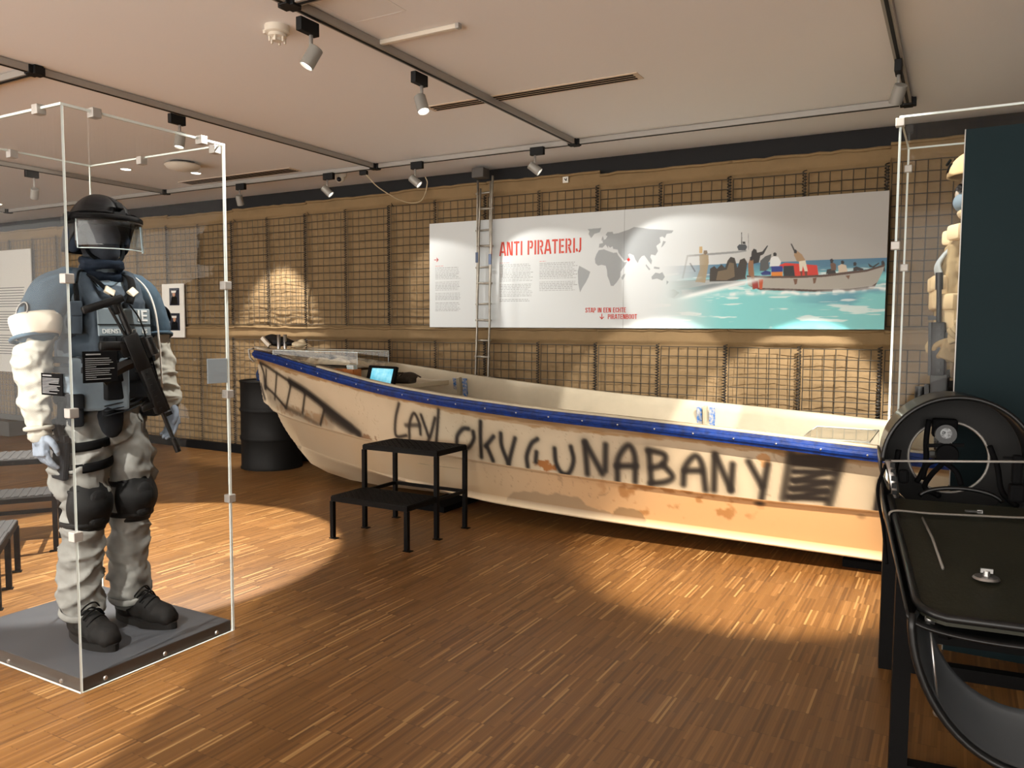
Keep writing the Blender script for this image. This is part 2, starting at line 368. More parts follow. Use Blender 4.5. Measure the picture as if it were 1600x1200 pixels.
# ------------------------------------------------------------------ gabion baskets along the back wall
def fabric_material():
    m = mat('tan_geotextile', C8(138, 113, 78), .85, bump=.25, bscale=160, var=.22, vscale=6)
    return m
M['fabric'] = fabric_material()
CELL = .543; WIRE_Y = 6.105
def gabion(k, row, label):
    """one double-width basket; right edge at x1, row 0 lower, 1 upper"""
    x1 = -.44-k*CELL*2; x0 = x1-2*CELL
    rnd = random.Random(k*7+row)
    zb = .0 if row == 0 else 1.375
    zt = 1.375 if row == 0 else 2.655+rnd.uniform(-.012, .02)
    t = thing('gabion_basket', label, 'gabion basket', ((x0+x1)/2, WY, zb), 0, 'wire gabion baskets with tan fabric along the back wall')
    nx, nz = 78, 96
    xs = np.linspace(x0, x1, nx); zs = np.linspace(zb, zt, nz); XX, ZZ = np.meshgrid(xs, zs)
    cellx = (XX-x0) % CELL; bulge = np.sin(np.clip(cellx/CELL, 0, 1)*PI)**.6
    hz = np.clip(np.sin(np.clip((ZZ-zb)/(zt-zb), 0, 1)*PI), 0, 1)**.4
    dd = (.030 if row else .016)+.020*bulge*hz+.013*fbm(XX, ZZ, 2.6, 3+row)+.006*value_noise(XX, ZZ*.3, 14, 9)+.0035*fbm(XX*.5, ZZ*1.6, 22, 12, 2)
    # soft quilting where the cloth presses towards the wires
    dd += .004*np.abs(np.sin((XX-x0)/.0776*PI))*np.abs(np.sin((ZZ-zb)/.0776*PI))*bulge*(1 if row == 0 else .5)
    # folds gathered above the seam on some panels
    if row == 1:
        f = np.exp(-((ZZ-zb)/.28)**2); dd += .010*f*np.sin(ZZ*95+3*value_noise(XX, ZZ, 5, 4))*(.5+.5*value_noise(XX, ZZ, 3, 8))
    dd = np.clip(dd, .012, .072)
    top = np.clip((ZZ-(zt-.12))/.02, 0, 1); dd = dd*(1-top)+.066*top+top*.004*value_noise(XX, ZZ, 9, 5)
    P = np.stack([XX-(x0+x1)/2, -dd, ZZ-zb], -1)
    me = grid_mesh(P); link('fabric_liner', me, M['fabric'], t, True)
    bm = NB()   # folded hem across the top
    hem = [( -CELL, -.070, zt-zb-.005)]
    n = 14
    pts = [Vector((-CELL+2*CELL*i/n, -.075+.004*rnd.uniform(-1, 1), zt-zb-.004+.006*rnd.uniform(-1, 1))) for i in range(n+1)]
    sweep(bm, pts, .012, 6)
    obj('hem', bm, M['fabric'], t, True)
    for c in (0, 1):
        bm = NB(); a0 = -CELL+c*CELL; h = zt-zb-.135; nz2 = int(round(h/.0776)); hh = .03
        if row == 0: hh = .02
        for i in range(8):
            x = a0+i*CELL/7; 
            if i in (0, 7): x += .012 if i == 0 else -.012
            yy = WIRE_Y-WY
            pts = [Vector((x+.0016*rnd.uniform(-1, 1), yy+.0025*rnd.uniform(-1, 1), hh+(h-hh)*j/6)) for j in range(7)]
            sweep(bm, pts, .0033, 4)
        for j in range(nz2+1):
            z = hh+(h-hh)*j/nz2
            pts = [Vector((a0+.012+(CELL-.024)*i/4, WIRE_Y-WY-.004+.0025*rnd.uniform(-1, 1), z+.0016*rnd.uniform(-1, 1))) for i in range(5)]
            sweep(bm, pts, .0033, 4)
        obj('wire_mesh', bm, M['wire'], t)
        bm = NB(); tr = int(h/.022); pts = []
        for i in range(tr*6+1):
            a = i*PI/3; pts.append(Vector((a0+CELL-.018+.014*math.cos(a), WIRE_Y-WY-.002+.012*math.sin(a), .02+h*i/(tr*6))))
        sweep(bm, pts, .0046 if c else .0034, 4)
        obj('coil_hinge', bm, M['coil'], t)
    return t
UP = {-2: 'upper wire basket hidden behind the teal panel, outermost at the right wall end', -1: 'upper wire basket seen through the glass case of the tan-helmeted soldier',
 0: 'upper wire basket above the pirate boat photograph at the right end of the poster', 1: 'upper wire basket above the grey world map of the poster',
 2: 'upper wire basket above the red ANTI PIRATERIJ title of the poster', 3: 'upper wire basket behind the left end of the poster, left of the ladder',
 4: 'upper wire basket just left of the white poster, light patch at its right side', 5: 'upper wire basket with brightly lit gathered folds above the tip of the boat',
 6: 'upper wire basket right of the portrait sheet, crossed by the glass case edge', 7: 'upper wire basket between the portrait sheet and the mannequin with black helmet',
 8: 'upper wire basket directly behind the head of the mannequin with black helmet', 9: 'upper wire basket with the tall white text banner hung on it', 10: 'upper wire basket left of the tall text banner, at the photo edge'}
LO = {-2: 'lower wire basket hidden behind the teal panel, outermost at the right wall end', -1: 'brightly lit lower wire basket behind the glass case of the tan-helmeted soldier',
 0: 'brightly lit lower wire basket behind the boat stern, under the pirate boat photograph', 1: 'lower wire basket under the world map and sea, right of the red caption',
 2: 'lower wire basket under the small print columns, just right of the ladder', 3: 'lower wire basket just left of the ladder foot, under the poster end',
 4: 'shaded lower wire basket behind the lit blue screen in the boat', 5: 'lower wire basket behind the tip of the bow and its black bag',
 6: 'lower wire basket left of the black drum, crossed by the glass case edge', 7: 'lower wire basket beneath the left half of the portrait sheet',
 8: 'lower wire basket directly behind the rifle and hips of the helmeted mannequin', 9: 'lower wire basket below the tall white text banner', 10: 'lower wire basket left of the tall text banner, at the photo edge'}
for k in range(-2, 11):
    gabion(k, 1, UP[k]); gabion(k, 0, LO[k])

# ------------------------------------------------------------------ poster
LAND = [[(-2.591,2.022),(-2.545,2.027),(-2.507,2.011),(-2.462,1.995),(-2.432,1.997),(-2.42,1.973),(-2.394,1.944),(-2.371,1.916),(-2.342,1.919),(-2.356,1.894),(-2.378,1.868),(-2.397,1.84),(-2.399,1.799),(-2.428,1.758),(-2.458,1.727),(-2.48,1.728),(-2.496,1.774),(-2.512,1.809),(-2.517,1.858),(-2.528,1.893),(-2.566,1.902),(-2.597,1.896),(-2.62,1.917),(-2.625,1.953),(-2.613,1.988)],[(-2.355,1.825),(-2.362,1.798),(-2.381,1.771),(-2.39,1.792),(-2.377,1.815)],[(-2.591,2.043),(-2.587,2.073),(-2.554,2.079),(-2.561,2.097),(-2.531,2.11),(-2.517,2.13),(-2.532,2.144),(-2.517,2.165),(-2.472,2.165),(-2.464,2.148),(-2.42,2.152),(-2.375,2.164),(-2.332,2.175),(-2.288,2.193),(-2.216,2.182),(-2.158,2.17),(-2.073,2.161),(-1.961,2.148),(-1.974,2.129),(-2.016,2.124),(-2.029,2.092),(-2.051,2.106),(-2.072,2.1),(-2.064,2.06),(-2.099,2.034),(-2.084,1.993),(-2.104,1.96),(-2.14,1.969),(-2.147,1.948),(-2.132,1.921),(-2.138,1.89),(-2.16,1.915),(-2.175,1.936),(-2.197,1.964),(-2.219,1.958),(-2.24,1.932),(-2.251,1.905),(-2.272,1.933),(-2.287,1.968),(-2.321,1.983),(-2.335,1.976),(-2.32,1.948),(-2.342,1.933),(-2.364,1.928),(-2.39,1.958),(-2.417,1.993),(-2.425,2.019),(-2.465,2.027),(-2.47,2.048),(-2.493,2.038),(-2.511,2.056),(-2.507,2.032),(-2.531,2.065),(-2.559,2.041)],[(-2.693,2.199),(-2.571,2.202),(-2.585,2.168),(-2.631,2.157),(-2.661,2.123),(-2.685,2.159),(-2.677,2.18)],[(-2.767,1.901),(-2.72,1.878),(-2.665,1.848),(-2.68,1.806),(-2.703,1.764),(-2.733,1.722),(-2.756,1.68),(-2.773,1.752),(-2.779,1.852)],[(-2.557,2.136),(-2.545,2.103),(-2.569,2.098),(-2.566,2.118)],[(-2.134,1.792),(-2.102,1.825),(-2.066,1.817),(-2.045,1.827),(-2.023,1.789),(-2.044,1.76),(-2.087,1.777),(-2.129,1.771)],[(-2.182,1.895),(-2.145,1.853),(-2.155,1.844),(-2.184,1.882)],[(-2.113,1.873),(-2.067,1.864),(-2.07,1.851),(-2.116,1.857)],[(-2.043,2.072),(-2.02,2.064),(-2.042,2.032),(-2.059,2.019)],[(-2.009,1.762),(-1.992,1.748),(-2.008,1.728)]]
PIC = [((0.5,0.53,0.54),[(-2.125,1.754),(-1.88,1.759),(-1.671,1.761),(-1.387,1.741),(-1.402,1.715),(-1.601,1.685),(-1.807,1.641),(-1.948,1.616),(-2.021,1.649),(-2.124,1.702)]),((0.66,0.68,0.68),[(-2.081,1.748),(-1.671,1.754),(-1.387,1.737),(-1.643,1.727),(-1.95,1.678),(-2.065,1.694)]),((0.4,0.36,0.3),[(-2.022,1.679),(-1.95,1.692),(-1.904,1.663),(-1.948,1.623),(-1.999,1.623)]),((0.55,0.56,0.56),[(-1.886,1.773),(-1.85,1.953),(-1.474,1.967),(-1.393,1.972),(-1.393,1.961),(-1.474,1.951),(-1.839,1.939),(-1.872,1.773)]),((0.62,0.55,0.42),[(-1.779,1.743),(-1.745,1.838),(-1.751,1.946),(-1.717,1.956),(-1.681,1.944),(-1.677,1.89),(-1.701,1.735),(-1.74,1.74)]),((0.45,0.38,0.28),[(-1.718,1.983),(-1.693,1.982),(-1.687,1.96),(-1.706,1.95),(-1.72,1.961)]),((0.75,0.6,0.3),[(-1.753,2.014),(-1.729,2.013),(-1.728,1.962),(-1.752,1.963)]),((0.3,0.3,0.3),[(-1.829,1.888),(-1.818,1.892),(-1.776,1.825),(-1.786,1.82)]),((0.2,0.17,0.13),[(-1.668,1.743),(-1.666,1.842),(-1.633,1.861),(-1.612,1.84),(-1.579,1.873),(-1.551,1.845),(-1.533,1.898),(-1.511,1.926),(-1.48,1.916),(-1.47,1.882),(-1.458,1.842),(-1.44,1.901),(-1.407,1.913),(-1.386,1.879),(-1.396,1.774),(-1.39,1.754),(-1.509,1.744)]),((0.42,0.36,0.27),[(-1.617,1.753),(-1.605,1.82),(-1.538,1.831),(-1.519,1.884),(-1.485,1.876),(-1.476,1.776),(-1.536,1.751)]),((0.25,0.27,0.29),[(-1.465,1.999),(-1.449,2.016),(-1.402,2.014),(-1.389,1.995),(-1.401,1.969),(-1.453,1.972)]),((0.2,0.2,0.2),[(-1.436,2.105),(-1.431,2.105),(-1.427,2.015),(-1.434,2.016)]),((0.5,0.5,0.5),[(-1.386,2.096),(-1.382,2.096),(-1.377,1.971),(-1.381,1.971)]),((0.1,0.1,0.1),[(-1.424,2.036),(-1.405,2.035),(-1.402,2.017),(-1.423,2.018)]),((0.13,0.11,0.09),[(-1.36,1.892),(-1.356,1.957),(-1.341,1.98),(-1.321,1.971),(-1.315,1.949),(-1.279,1.956),(-1.271,1.933),(-1.291,1.926),(-1.3,1.876),(-1.354,1.865)]),((0.15,0.15,0.15),[(-1.284,1.948),(-1.244,1.999),(-1.237,1.996),(-1.268,1.935)]),((0.3,0.31,0.31),[(-1.293,1.813),(-1.29,1.889),(-1.255,1.92),(-1.212,1.935),(-1.216,1.899),(-1.232,1.874),(-1.225,1.835),(-1.249,1.812)]),((0.85,0.86,0.86),[(-1.222,1.845),(-1.216,1.906),(-1.195,1.917),(-1.164,1.913),(-1.142,1.876),(-1.149,1.843)]),((0.09,0.07,0.06),[(-1.2,1.94),(-1.187,1.947),(-1.174,1.937),(-1.176,1.919),(-1.197,1.919)]),((0.8,0.16,0.05),[(-1.156,1.85),(-1.112,1.867),(-1.05,1.86),(-0.952,1.849),(-0.891,1.842),(-0.879,1.77),(-1.022,1.764),(-1.047,1.771)]),((0.02,0.14,0.5),[(-1.21,1.845),(-1.129,1.844),(-1.128,1.8),(-1.208,1.8)]),((0.85,0.5,0.1),[(-1.208,1.802),(-1.128,1.802),(-1.127,1.767),(-1.208,1.769)]),((0.05,0.07,0.08),[(-1.124,1.844),(-1.052,1.844),(-1.04,1.765),(-1.122,1.767)]),((0.62,0.5,0.36),[(-1.052,1.919),(-1.05,1.944),(-1.03,1.949),(-0.997,1.923),(-0.969,1.875),(-1.007,1.866),(-1.032,1.877)]),((0.08,0.06,0.05),[(-1.055,1.955),(-1.043,1.962),(-1.032,1.951),(-1.034,1.933),(-1.052,1.934)]),((0.1,0.08,0.07),[(-1.079,2.004),(-1.07,2.004),(-1.045,1.954),(-1.055,1.95)]),((0.85,0.82,0.74),[(-1.016,1.874),(-0.972,1.88),(-0.953,1.8),(-0.974,1.799),(-0.988,1.84),(-0.993,1.802),(-1.009,1.802)]),((0.4,0.2,0.1),[(-1.006,1.802),(-0.989,1.802),(-0.991,1.768),(-1.0,1.769)]),((0.4,0.2,0.1),[(-0.977,1.801),(-0.955,1.8),(-0.957,1.77),(-0.971,1.77)]),((0.1,0.08,0.07),[(-0.829,1.778),(-0.824,1.809),(-0.801,1.813),(-0.771,1.808),(-0.758,1.772)]),((0.4,0.28,0.2),[(-0.803,1.849),(-0.784,1.858),(-0.765,1.845),(-0.761,1.802),(-0.794,1.803)]),((0.07,0.05,0.05),[(-0.806,1.879),(-0.792,1.886),(-0.781,1.873),(-0.787,1.853),(-0.801,1.854)]),((0.8,0.74,0.66),[(-0.751,1.832),(-0.725,1.846),(-0.697,1.835),(-0.686,1.792),(-0.723,1.775),(-0.744,1.782)]),((0.07,0.05,0.05),[(-0.733,1.866),(-0.719,1.871),(-0.709,1.858),(-0.714,1.843),(-0.73,1.844)]),((0.14,0.11,0.1),[(-0.65,1.816),(-0.63,1.825),(-0.583,1.807),(-0.587,1.794),(-0.624,1.798),(-0.631,1.783),(-0.647,1.784)]),((0.07,0.05,0.05),[(-0.651,1.851),(-0.638,1.857),(-0.628,1.845),(-0.632,1.828),(-0.648,1.829)]),((0.12,0.1,0.08),[(-0.557,1.845),(-0.525,1.822),(-0.485,1.848),(-0.483,1.84),(-0.518,1.812),(-0.545,1.818)]),((0.15,0.12,0.1),[(-0.472,1.852),(-0.461,1.861),(-0.45,1.846),(-0.447,1.785),(-0.454,1.783),(-0.458,1.822),(-0.469,1.825)]),((0.66,0.64,0.6),[(-1.388,1.779),(-1.274,1.768),(-1.022,1.761),(-0.841,1.767),(-0.665,1.782),(-0.562,1.792),(-0.449,1.828),(-0.459,1.786),(-0.485,1.725),(-0.513,1.667),(-0.661,1.652),(-0.897,1.652),(-1.081,1.662),(-1.284,1.671),(-1.376,1.71)]),((0.3,0.2,0.14),[(-1.388,1.784),(-1.274,1.776),(-1.023,1.769),(-0.841,1.774),(-0.665,1.792),(-0.563,1.801),(-0.449,1.834),(-0.449,1.819),(-0.562,1.786),(-0.665,1.774),(-0.84,1.757),(-1.022,1.754),(-1.274,1.76),(-1.388,1.771)]),((0.28,0.18,0.12),[(-1.376,1.707),(-1.284,1.671),(-1.081,1.662),(-0.897,1.652),(-0.661,1.652),(-0.513,1.667),(-0.492,1.711),(-0.525,1.687),(-0.661,1.67),(-0.898,1.667),(-1.082,1.678),(-1.284,1.687)]),((0.42,0.28,0.18),[(-1.052,1.749),(-1.022,1.749),(-1.026,1.713),(-1.04,1.705)]),((0.42,0.28,0.18),[(-0.918,1.751),(-0.891,1.753),(-0.899,1.715),(-0.911,1.71)]),((0.45,0.3,0.2),[(-0.699,1.762),(-0.669,1.765),(-0.677,1.735)]),((0.75,0.3,0.08),[(-1.299,1.752),(-1.266,1.751),(-1.271,1.679),(-1.292,1.679)]),((0.55,0.38,0.24),[(-1.38,1.866),(-1.368,1.905),(-1.342,1.897),(-1.338,1.838),(-1.32,1.68),(-1.342,1.678),(-1.354,1.773),(-1.375,1.787)]),((0.1,0.08,0.07),[(-1.368,1.916),(-1.353,1.925),(-1.342,1.909),(-1.349,1.891),(-1.365,1.894)]),((0.6,0.15,0.08),[(-1.351,1.746),(-1.304,1.739),(-1.297,1.682),(-1.336,1.683)]),((0.02,0.14,0.45),[(-1.287,1.797),(-1.25,1.815),(-1.214,1.806),(-1.213,1.782),(-1.274,1.781)])]
def fill(img, alpha, poly, col, x0, z0, px):
    P = np.array(poly); ny, nx = img.shape[:2]
    a = max(0, int((P[:, 0].min()-x0)/px)-1); b = min(nx, int((P[:, 0].max()-x0)/px)+2)
    c = max(0, int((P[:, 1].min()-z0)/px)-1); d = min(ny, int((P[:, 1].max()-z0)/px)+2)
    if a >= b or c >= d: return
    acc = np.zeros((d-c, b-a))
    for sx in (.25, .75):
        for sz in (.25, .75):
            X, Z = np.meshgrid(x0+(np.arange(a, b)-.5+sx)*px, z0+(np.arange(c, d)-.5+sz)*px)
            ins = np.zeros(X.shape, bool); n = len(P)
            for i in range(n):
                (xa, za), (xb, zb) = P[i], P[(i+1) % n]
                if za == zb: continue
                cond = ((za > Z) != (zb > Z)) & (X < (xb-xa)*(Z-za)/(zb-za)+xa); ins ^= cond
            acc += ins
    w = (acc/4*alpha)[..., None] if np.isscalar(alpha) else (acc/4*alpha[c:d, a:b])[..., None]
    img[c:d, a:b] = img[c:d, a:b]*(1-w)+np.array(lin(col))*w
def poster():
    x0, x1, z0, z1 = -4.290, -.435, 1.384, 2.338; px = .0031
    nx, nz = int((x1-x0)/px)+1, int((z1-z0)/px)+1
    xs = np.linspace(x0, x1, nx); zs = np.linspace(z0, z1, nz); X, Z = np.meshgrid(xs, zs)
    img = np.ones((nz, nx, 3))*np.array(C8(208, 213, 214))
    def sm(a, b, v): t = np.clip((v-a)/(b-a), 0, 1); return t*t*(3-2*t)
    for i, p in enumerate(LAND): fill(img, .95, p, (.60, .62, .63), x0, z0, px)
    # the photograph, fading in from the left
    edge = -2.02+.10*value_noise(X, Z, 3, 2)
    fade = sm(-.10, .55, X-edge)
    sky = np.ones_like(img)*np.array(C8(172, 168, 162)); f2 = sm(0, .9, X-(-1.9))[..., None]  # grey sky print, darkened further for the dimly lit upper right
    hor = 1.874+.006*sm(-2, -.4, X)
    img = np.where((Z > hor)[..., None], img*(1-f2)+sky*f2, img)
    sea = np.zeros_like(img); d = np.clip((hor-Z)/.5, 0, 1)[..., None]
    near = np.array(C8(126, 206, 208)); far = np.array(C8(70, 118, 146)); dark = np.array(C8(58, 116, 160))
    wv = fbm(X*.45, Z*2.2, 9, 5)
    t = sm(.0, .38, d[..., 0]+.10*wv)[..., None]
    sea = far*(1-t)+near*t
    t = (sm(.15, .8, .9*fbm(X*.4, Z*1.8, 5, 9))*.7*sm(-1.3, -.5, X))[..., None]; sea = sea*(1-t)+dark*t
    cr = sm(.45, .75, fbm(X*.35, Z*2.6, 16, 21, 3))*sm(.05, .2, d[..., 0]); sea = sea*(1-.75*cr[..., None])+np.array(C8(232, 242, 240))*.75*cr[..., None]
    a = ((Z <= hor)*fade)[..., None]
    img = img*(1-a)+sea*a
    af = sm(-.05, .35, X-(-1.98))
    for col, p in PIC: fill(img, af, p, col, x0, z0, px)
    # foam along both hulls
    fo = np.exp(-((Z-(1.648+.008*np.sin(X*9)+.05*np.clip(X+.75,0,1)+.01*value_noise(X, Z, 12, 3)))/.014)**2)*sm(-1.75, -1.4, X)*(.35+.65*sm(-.2, .5, value_noise(X, Z, 26, 6)))
    fo2 = np.exp(-((Z-(1.60+.22*(X+2.0)))/.018)**2)*sm(-1.95, -1.8, X)*(1-sm(-1.4, -1.2, X))*.9
    fo = np.clip(np.maximum(fo, fo2), 0, 1)[..., None]; img = img*(1-fo)+np.array(C8(240, 246, 245))*fo
    # small print, as runs of word-length dashes
    rnd = random.Random(3)
    def lines(xa, xb, zt, n, dz=.0165, hgt=.0065, c=(.33, .34, .35)):
        for i in range(n):
            z = zt-i*dz; x = xa; end = xb-rnd.uniform(0, .05)
            while x < end:
                w = rnd.uniform(.012, .04); w = min(w, end-x)
                fill(img, .55, [(x, z), (x+w, z), (x+w, z+hgt), (x, z+hgt)], c, x0, z0, px); x += w+.006
    red = (.80, .22, .12)
    for (xa, xb, zt, ns) in ((-4.225, -3.94, 1.925, (8, 6, 5, 6)), (-3.535, -3.20, 1.93, (11, 8, 2)), (-3.14, -2.78, 1.93, (10, 6))):
        z = zt; lines(xa, xa+.10, z+.017, 1, c=red)
        for n in ns: lines(xa, xb, z, n, dz=.0142, hgt=.0055); z -= (n+1.2)*.0142
    fill(img, .5, [(-2.372, z0), (-2.368, z0), (-2.368, z1), (-2.372, z1)], (.4, .4, .4), x0, z0, px)
    fill(img, 1, [(-2.345, 1.935), (-2.33, 1.952), (-2.315, 1.935), (-2.33, 1.918)], (.75, .1, .06), x0, z0, px)
    t = thing('exhibition_poster', 'long white poster headed ANTI PIRATERIJ with world map and boat photo at sea', 'poster', ((x0+x1)/2, 6.070, z0))
    P = np.stack([X-(x0+x1)/2, np.zeros_like(X)-.012, Z-z0], -1)
    me = grid_mesh(P); paint(me, img)
    link('printed_sheet', me, mat('printed_poster', (1, 1, 1), .42, attr='Col', spec=.4), t)
    bm = NB(); box(bm, (0, .0, (z1-z0)/2), (x1-x0, .022, z1-z0)); obj('backing_board', bm, M['black'], t)
    rm = mat('red_print', C8(196, 52, 28), .5)
    bm = NB(); cx = (x0+x1)/2
    stencil(bm, 'ANTI PIRATERIJ', -3.535-cx, 2.012-z0, .122, -.012, th=.135)
    o = obj('title_lettering', bm, rm, t)
    for v in o.data.vertices: v.co.x = (-3.535-cx)+(v.co.x-(-3.535-cx))*.90
    bm = NB(); stencil(bm, 'STAP IN EEN ECHTE', -2.704-cx, 1.512-z0, .040, -.012, th=.15)
    obj('caption_lettering', bm, rm, t); bm = NB()
    stencil(bm, 'PIRATENBOOT', -2.502-cx, 1.458-z0, .040, -.012, th=.15)
    obj('caption_lettering', bm, rm, t)
    def arrow(cx_, cz, s, ang):
        bm = NB()
        R = Matrix.Rotation(ang, 2)
        for pl in ([(-1, -.14), (.9, -.14), (.9, .14), (-1, .14)], [(.15, .85), (1, 0), (.72, -.12), (-.05, .65)], [(.15, -.85), (1, 0), (.72, .12), (-.05, -.65)]):
            q = [R @ Vector(p)*s for p in pl]; prism(bm, [(v.x+cx_, v.y+cz) for v in q], 0, .0015, lambda v: Vector((v.x, -.012-v.z, v.y)))
        obj('arrow_mark', bm, rm, t)
    arrow(-2.555-cx, 1.478-z0, .024, -PI/2); arrow(-4.212-cx, 2.005-z0, .024, 0)
    return t
poster()
# ------------------------------------------------------------------ other sheets on the wall
t = thing('portrait_sheet', 'white sheet with two small portrait photos on the wire wall', 'poster', (-7.94, 6.078, 1.25))
bm = NB(); box(bm, (0, .008, .31), (.38, .012, .62)); obj('sheet', bm, M['paper'], t)
for zz, nm in ((.47, 0), (.18, 1)):
    bm = NB(); box(bm, (.03, -.0005, zz), (.17, .004, .20)); ph = obj('photo', bm, mat('navy_photo', C8(24, 30, 48), .4), t)
    ph['label'] = 'small framed portrait of a person in dark uniform and white cap'
    bm = NB(); prism(bm, [(-.06, -.09), (.06, -.09), (.05, -.01), (.02, .01), (-.02, .01), (-.05, -.01)], 0, .002, lambda v: Vector((.03+v.x, -.003-v.z, zz+v.y))); obj('uniform', bm, M['black'], ph)
    bm = NB(); prism(bm, [(.024*math.cos(a*PI/6), .03*math.sin(a*PI/6)) for a in range(12)], 0, .002, lambda v: Vector((.03+v.x, -.0055-v.z, zz+.03+v.y))); obj('face', bm, mat('print_skin', C8(190, 140, 110), .6), ph)
    bm = NB(); prism(bm, [(-.036, .045), (.036, .045), (.042, .07), (-.042, .07)], 0, .002, lambda v: Vector((.03+v.x, -.008-v.z, zz+v.y))); obj('cap', bm, M['paper'], ph)
t = thing('text_banner', 'tall white banner of small print at the far left of the wall', 'banner', (-11.25, 6.07, .74))
bm = NB(); box(bm, (0, .008, .83), (.95, .014, 1.66)); obj('sheet', bm, M['paper'], t)
bm = NB(); rr = random.Random(5)
for i in range(26):
    if i % 9 == 8: continue
    box(bm, (-.02-rr.uniform(0, .04), -.001, 1.15-i*.036), (.78-rr.uniform(0, .1), .003, .011))
obj('printed_lines', bm, mat('grey_print', C8(120, 118, 114), .7), t)

# ------------------------------------------------------------------ ladder hanging on the wall
def ladder():
    t = thing('ladder', 'narrow worn aluminium boarding ladder standing against the white poster', 'ladder', (-3.68, 6.00, 0))
    def rail(xb, xt, y, z0, z1):
        bm = NB(); n = 10
        pts = [Vector((xb+(xt-xb)*i/n+.002*math.sin(i*2.1), y, z0+(z1-z0)*i/n)) for i in range(n+1)]
        sweep(bm, pts, .011, 8, sq=(.75, 1.1)); obj('rail', bm, M['ladder'], t, True)
    # two overlapping narrow sections
    rail(-.062, -.010, -.02, .55, 2.60); rail(.072, .115, -.02, .60, 2.70)
    rail(-.068, -.060, .018, .60, 2.68); rail(.060, .072, .018, .65, 2.66)
    for i in range(6):
        z = .80+i*.325; f = (z-.55)/2.1
        bm = NB(); sweep(bm, [(-.062+.052*f-.014, -.02, z), (.072+.043*f+.014, -.02, z-.004)], .0095, 8); obj('rung', bm, M['ladder'], t, True)
        z += .14
        bm = NB(); sweep(bm, [(-.078, .018, z), (.082, .018, z+.004)], .0085, 8); obj('rung', bm, M['ladder'], t, True)
    bm = NB(); box(bm, (-.036, -.03, 2.0), (.026, .01, .09)); box(bm, (.098, -.03, 1.98), (.026, .01, .09)); obj('blue_tape', bm, mat('blue_tape', C8(70, 84, 110), .7), t)
    return t
ladder()
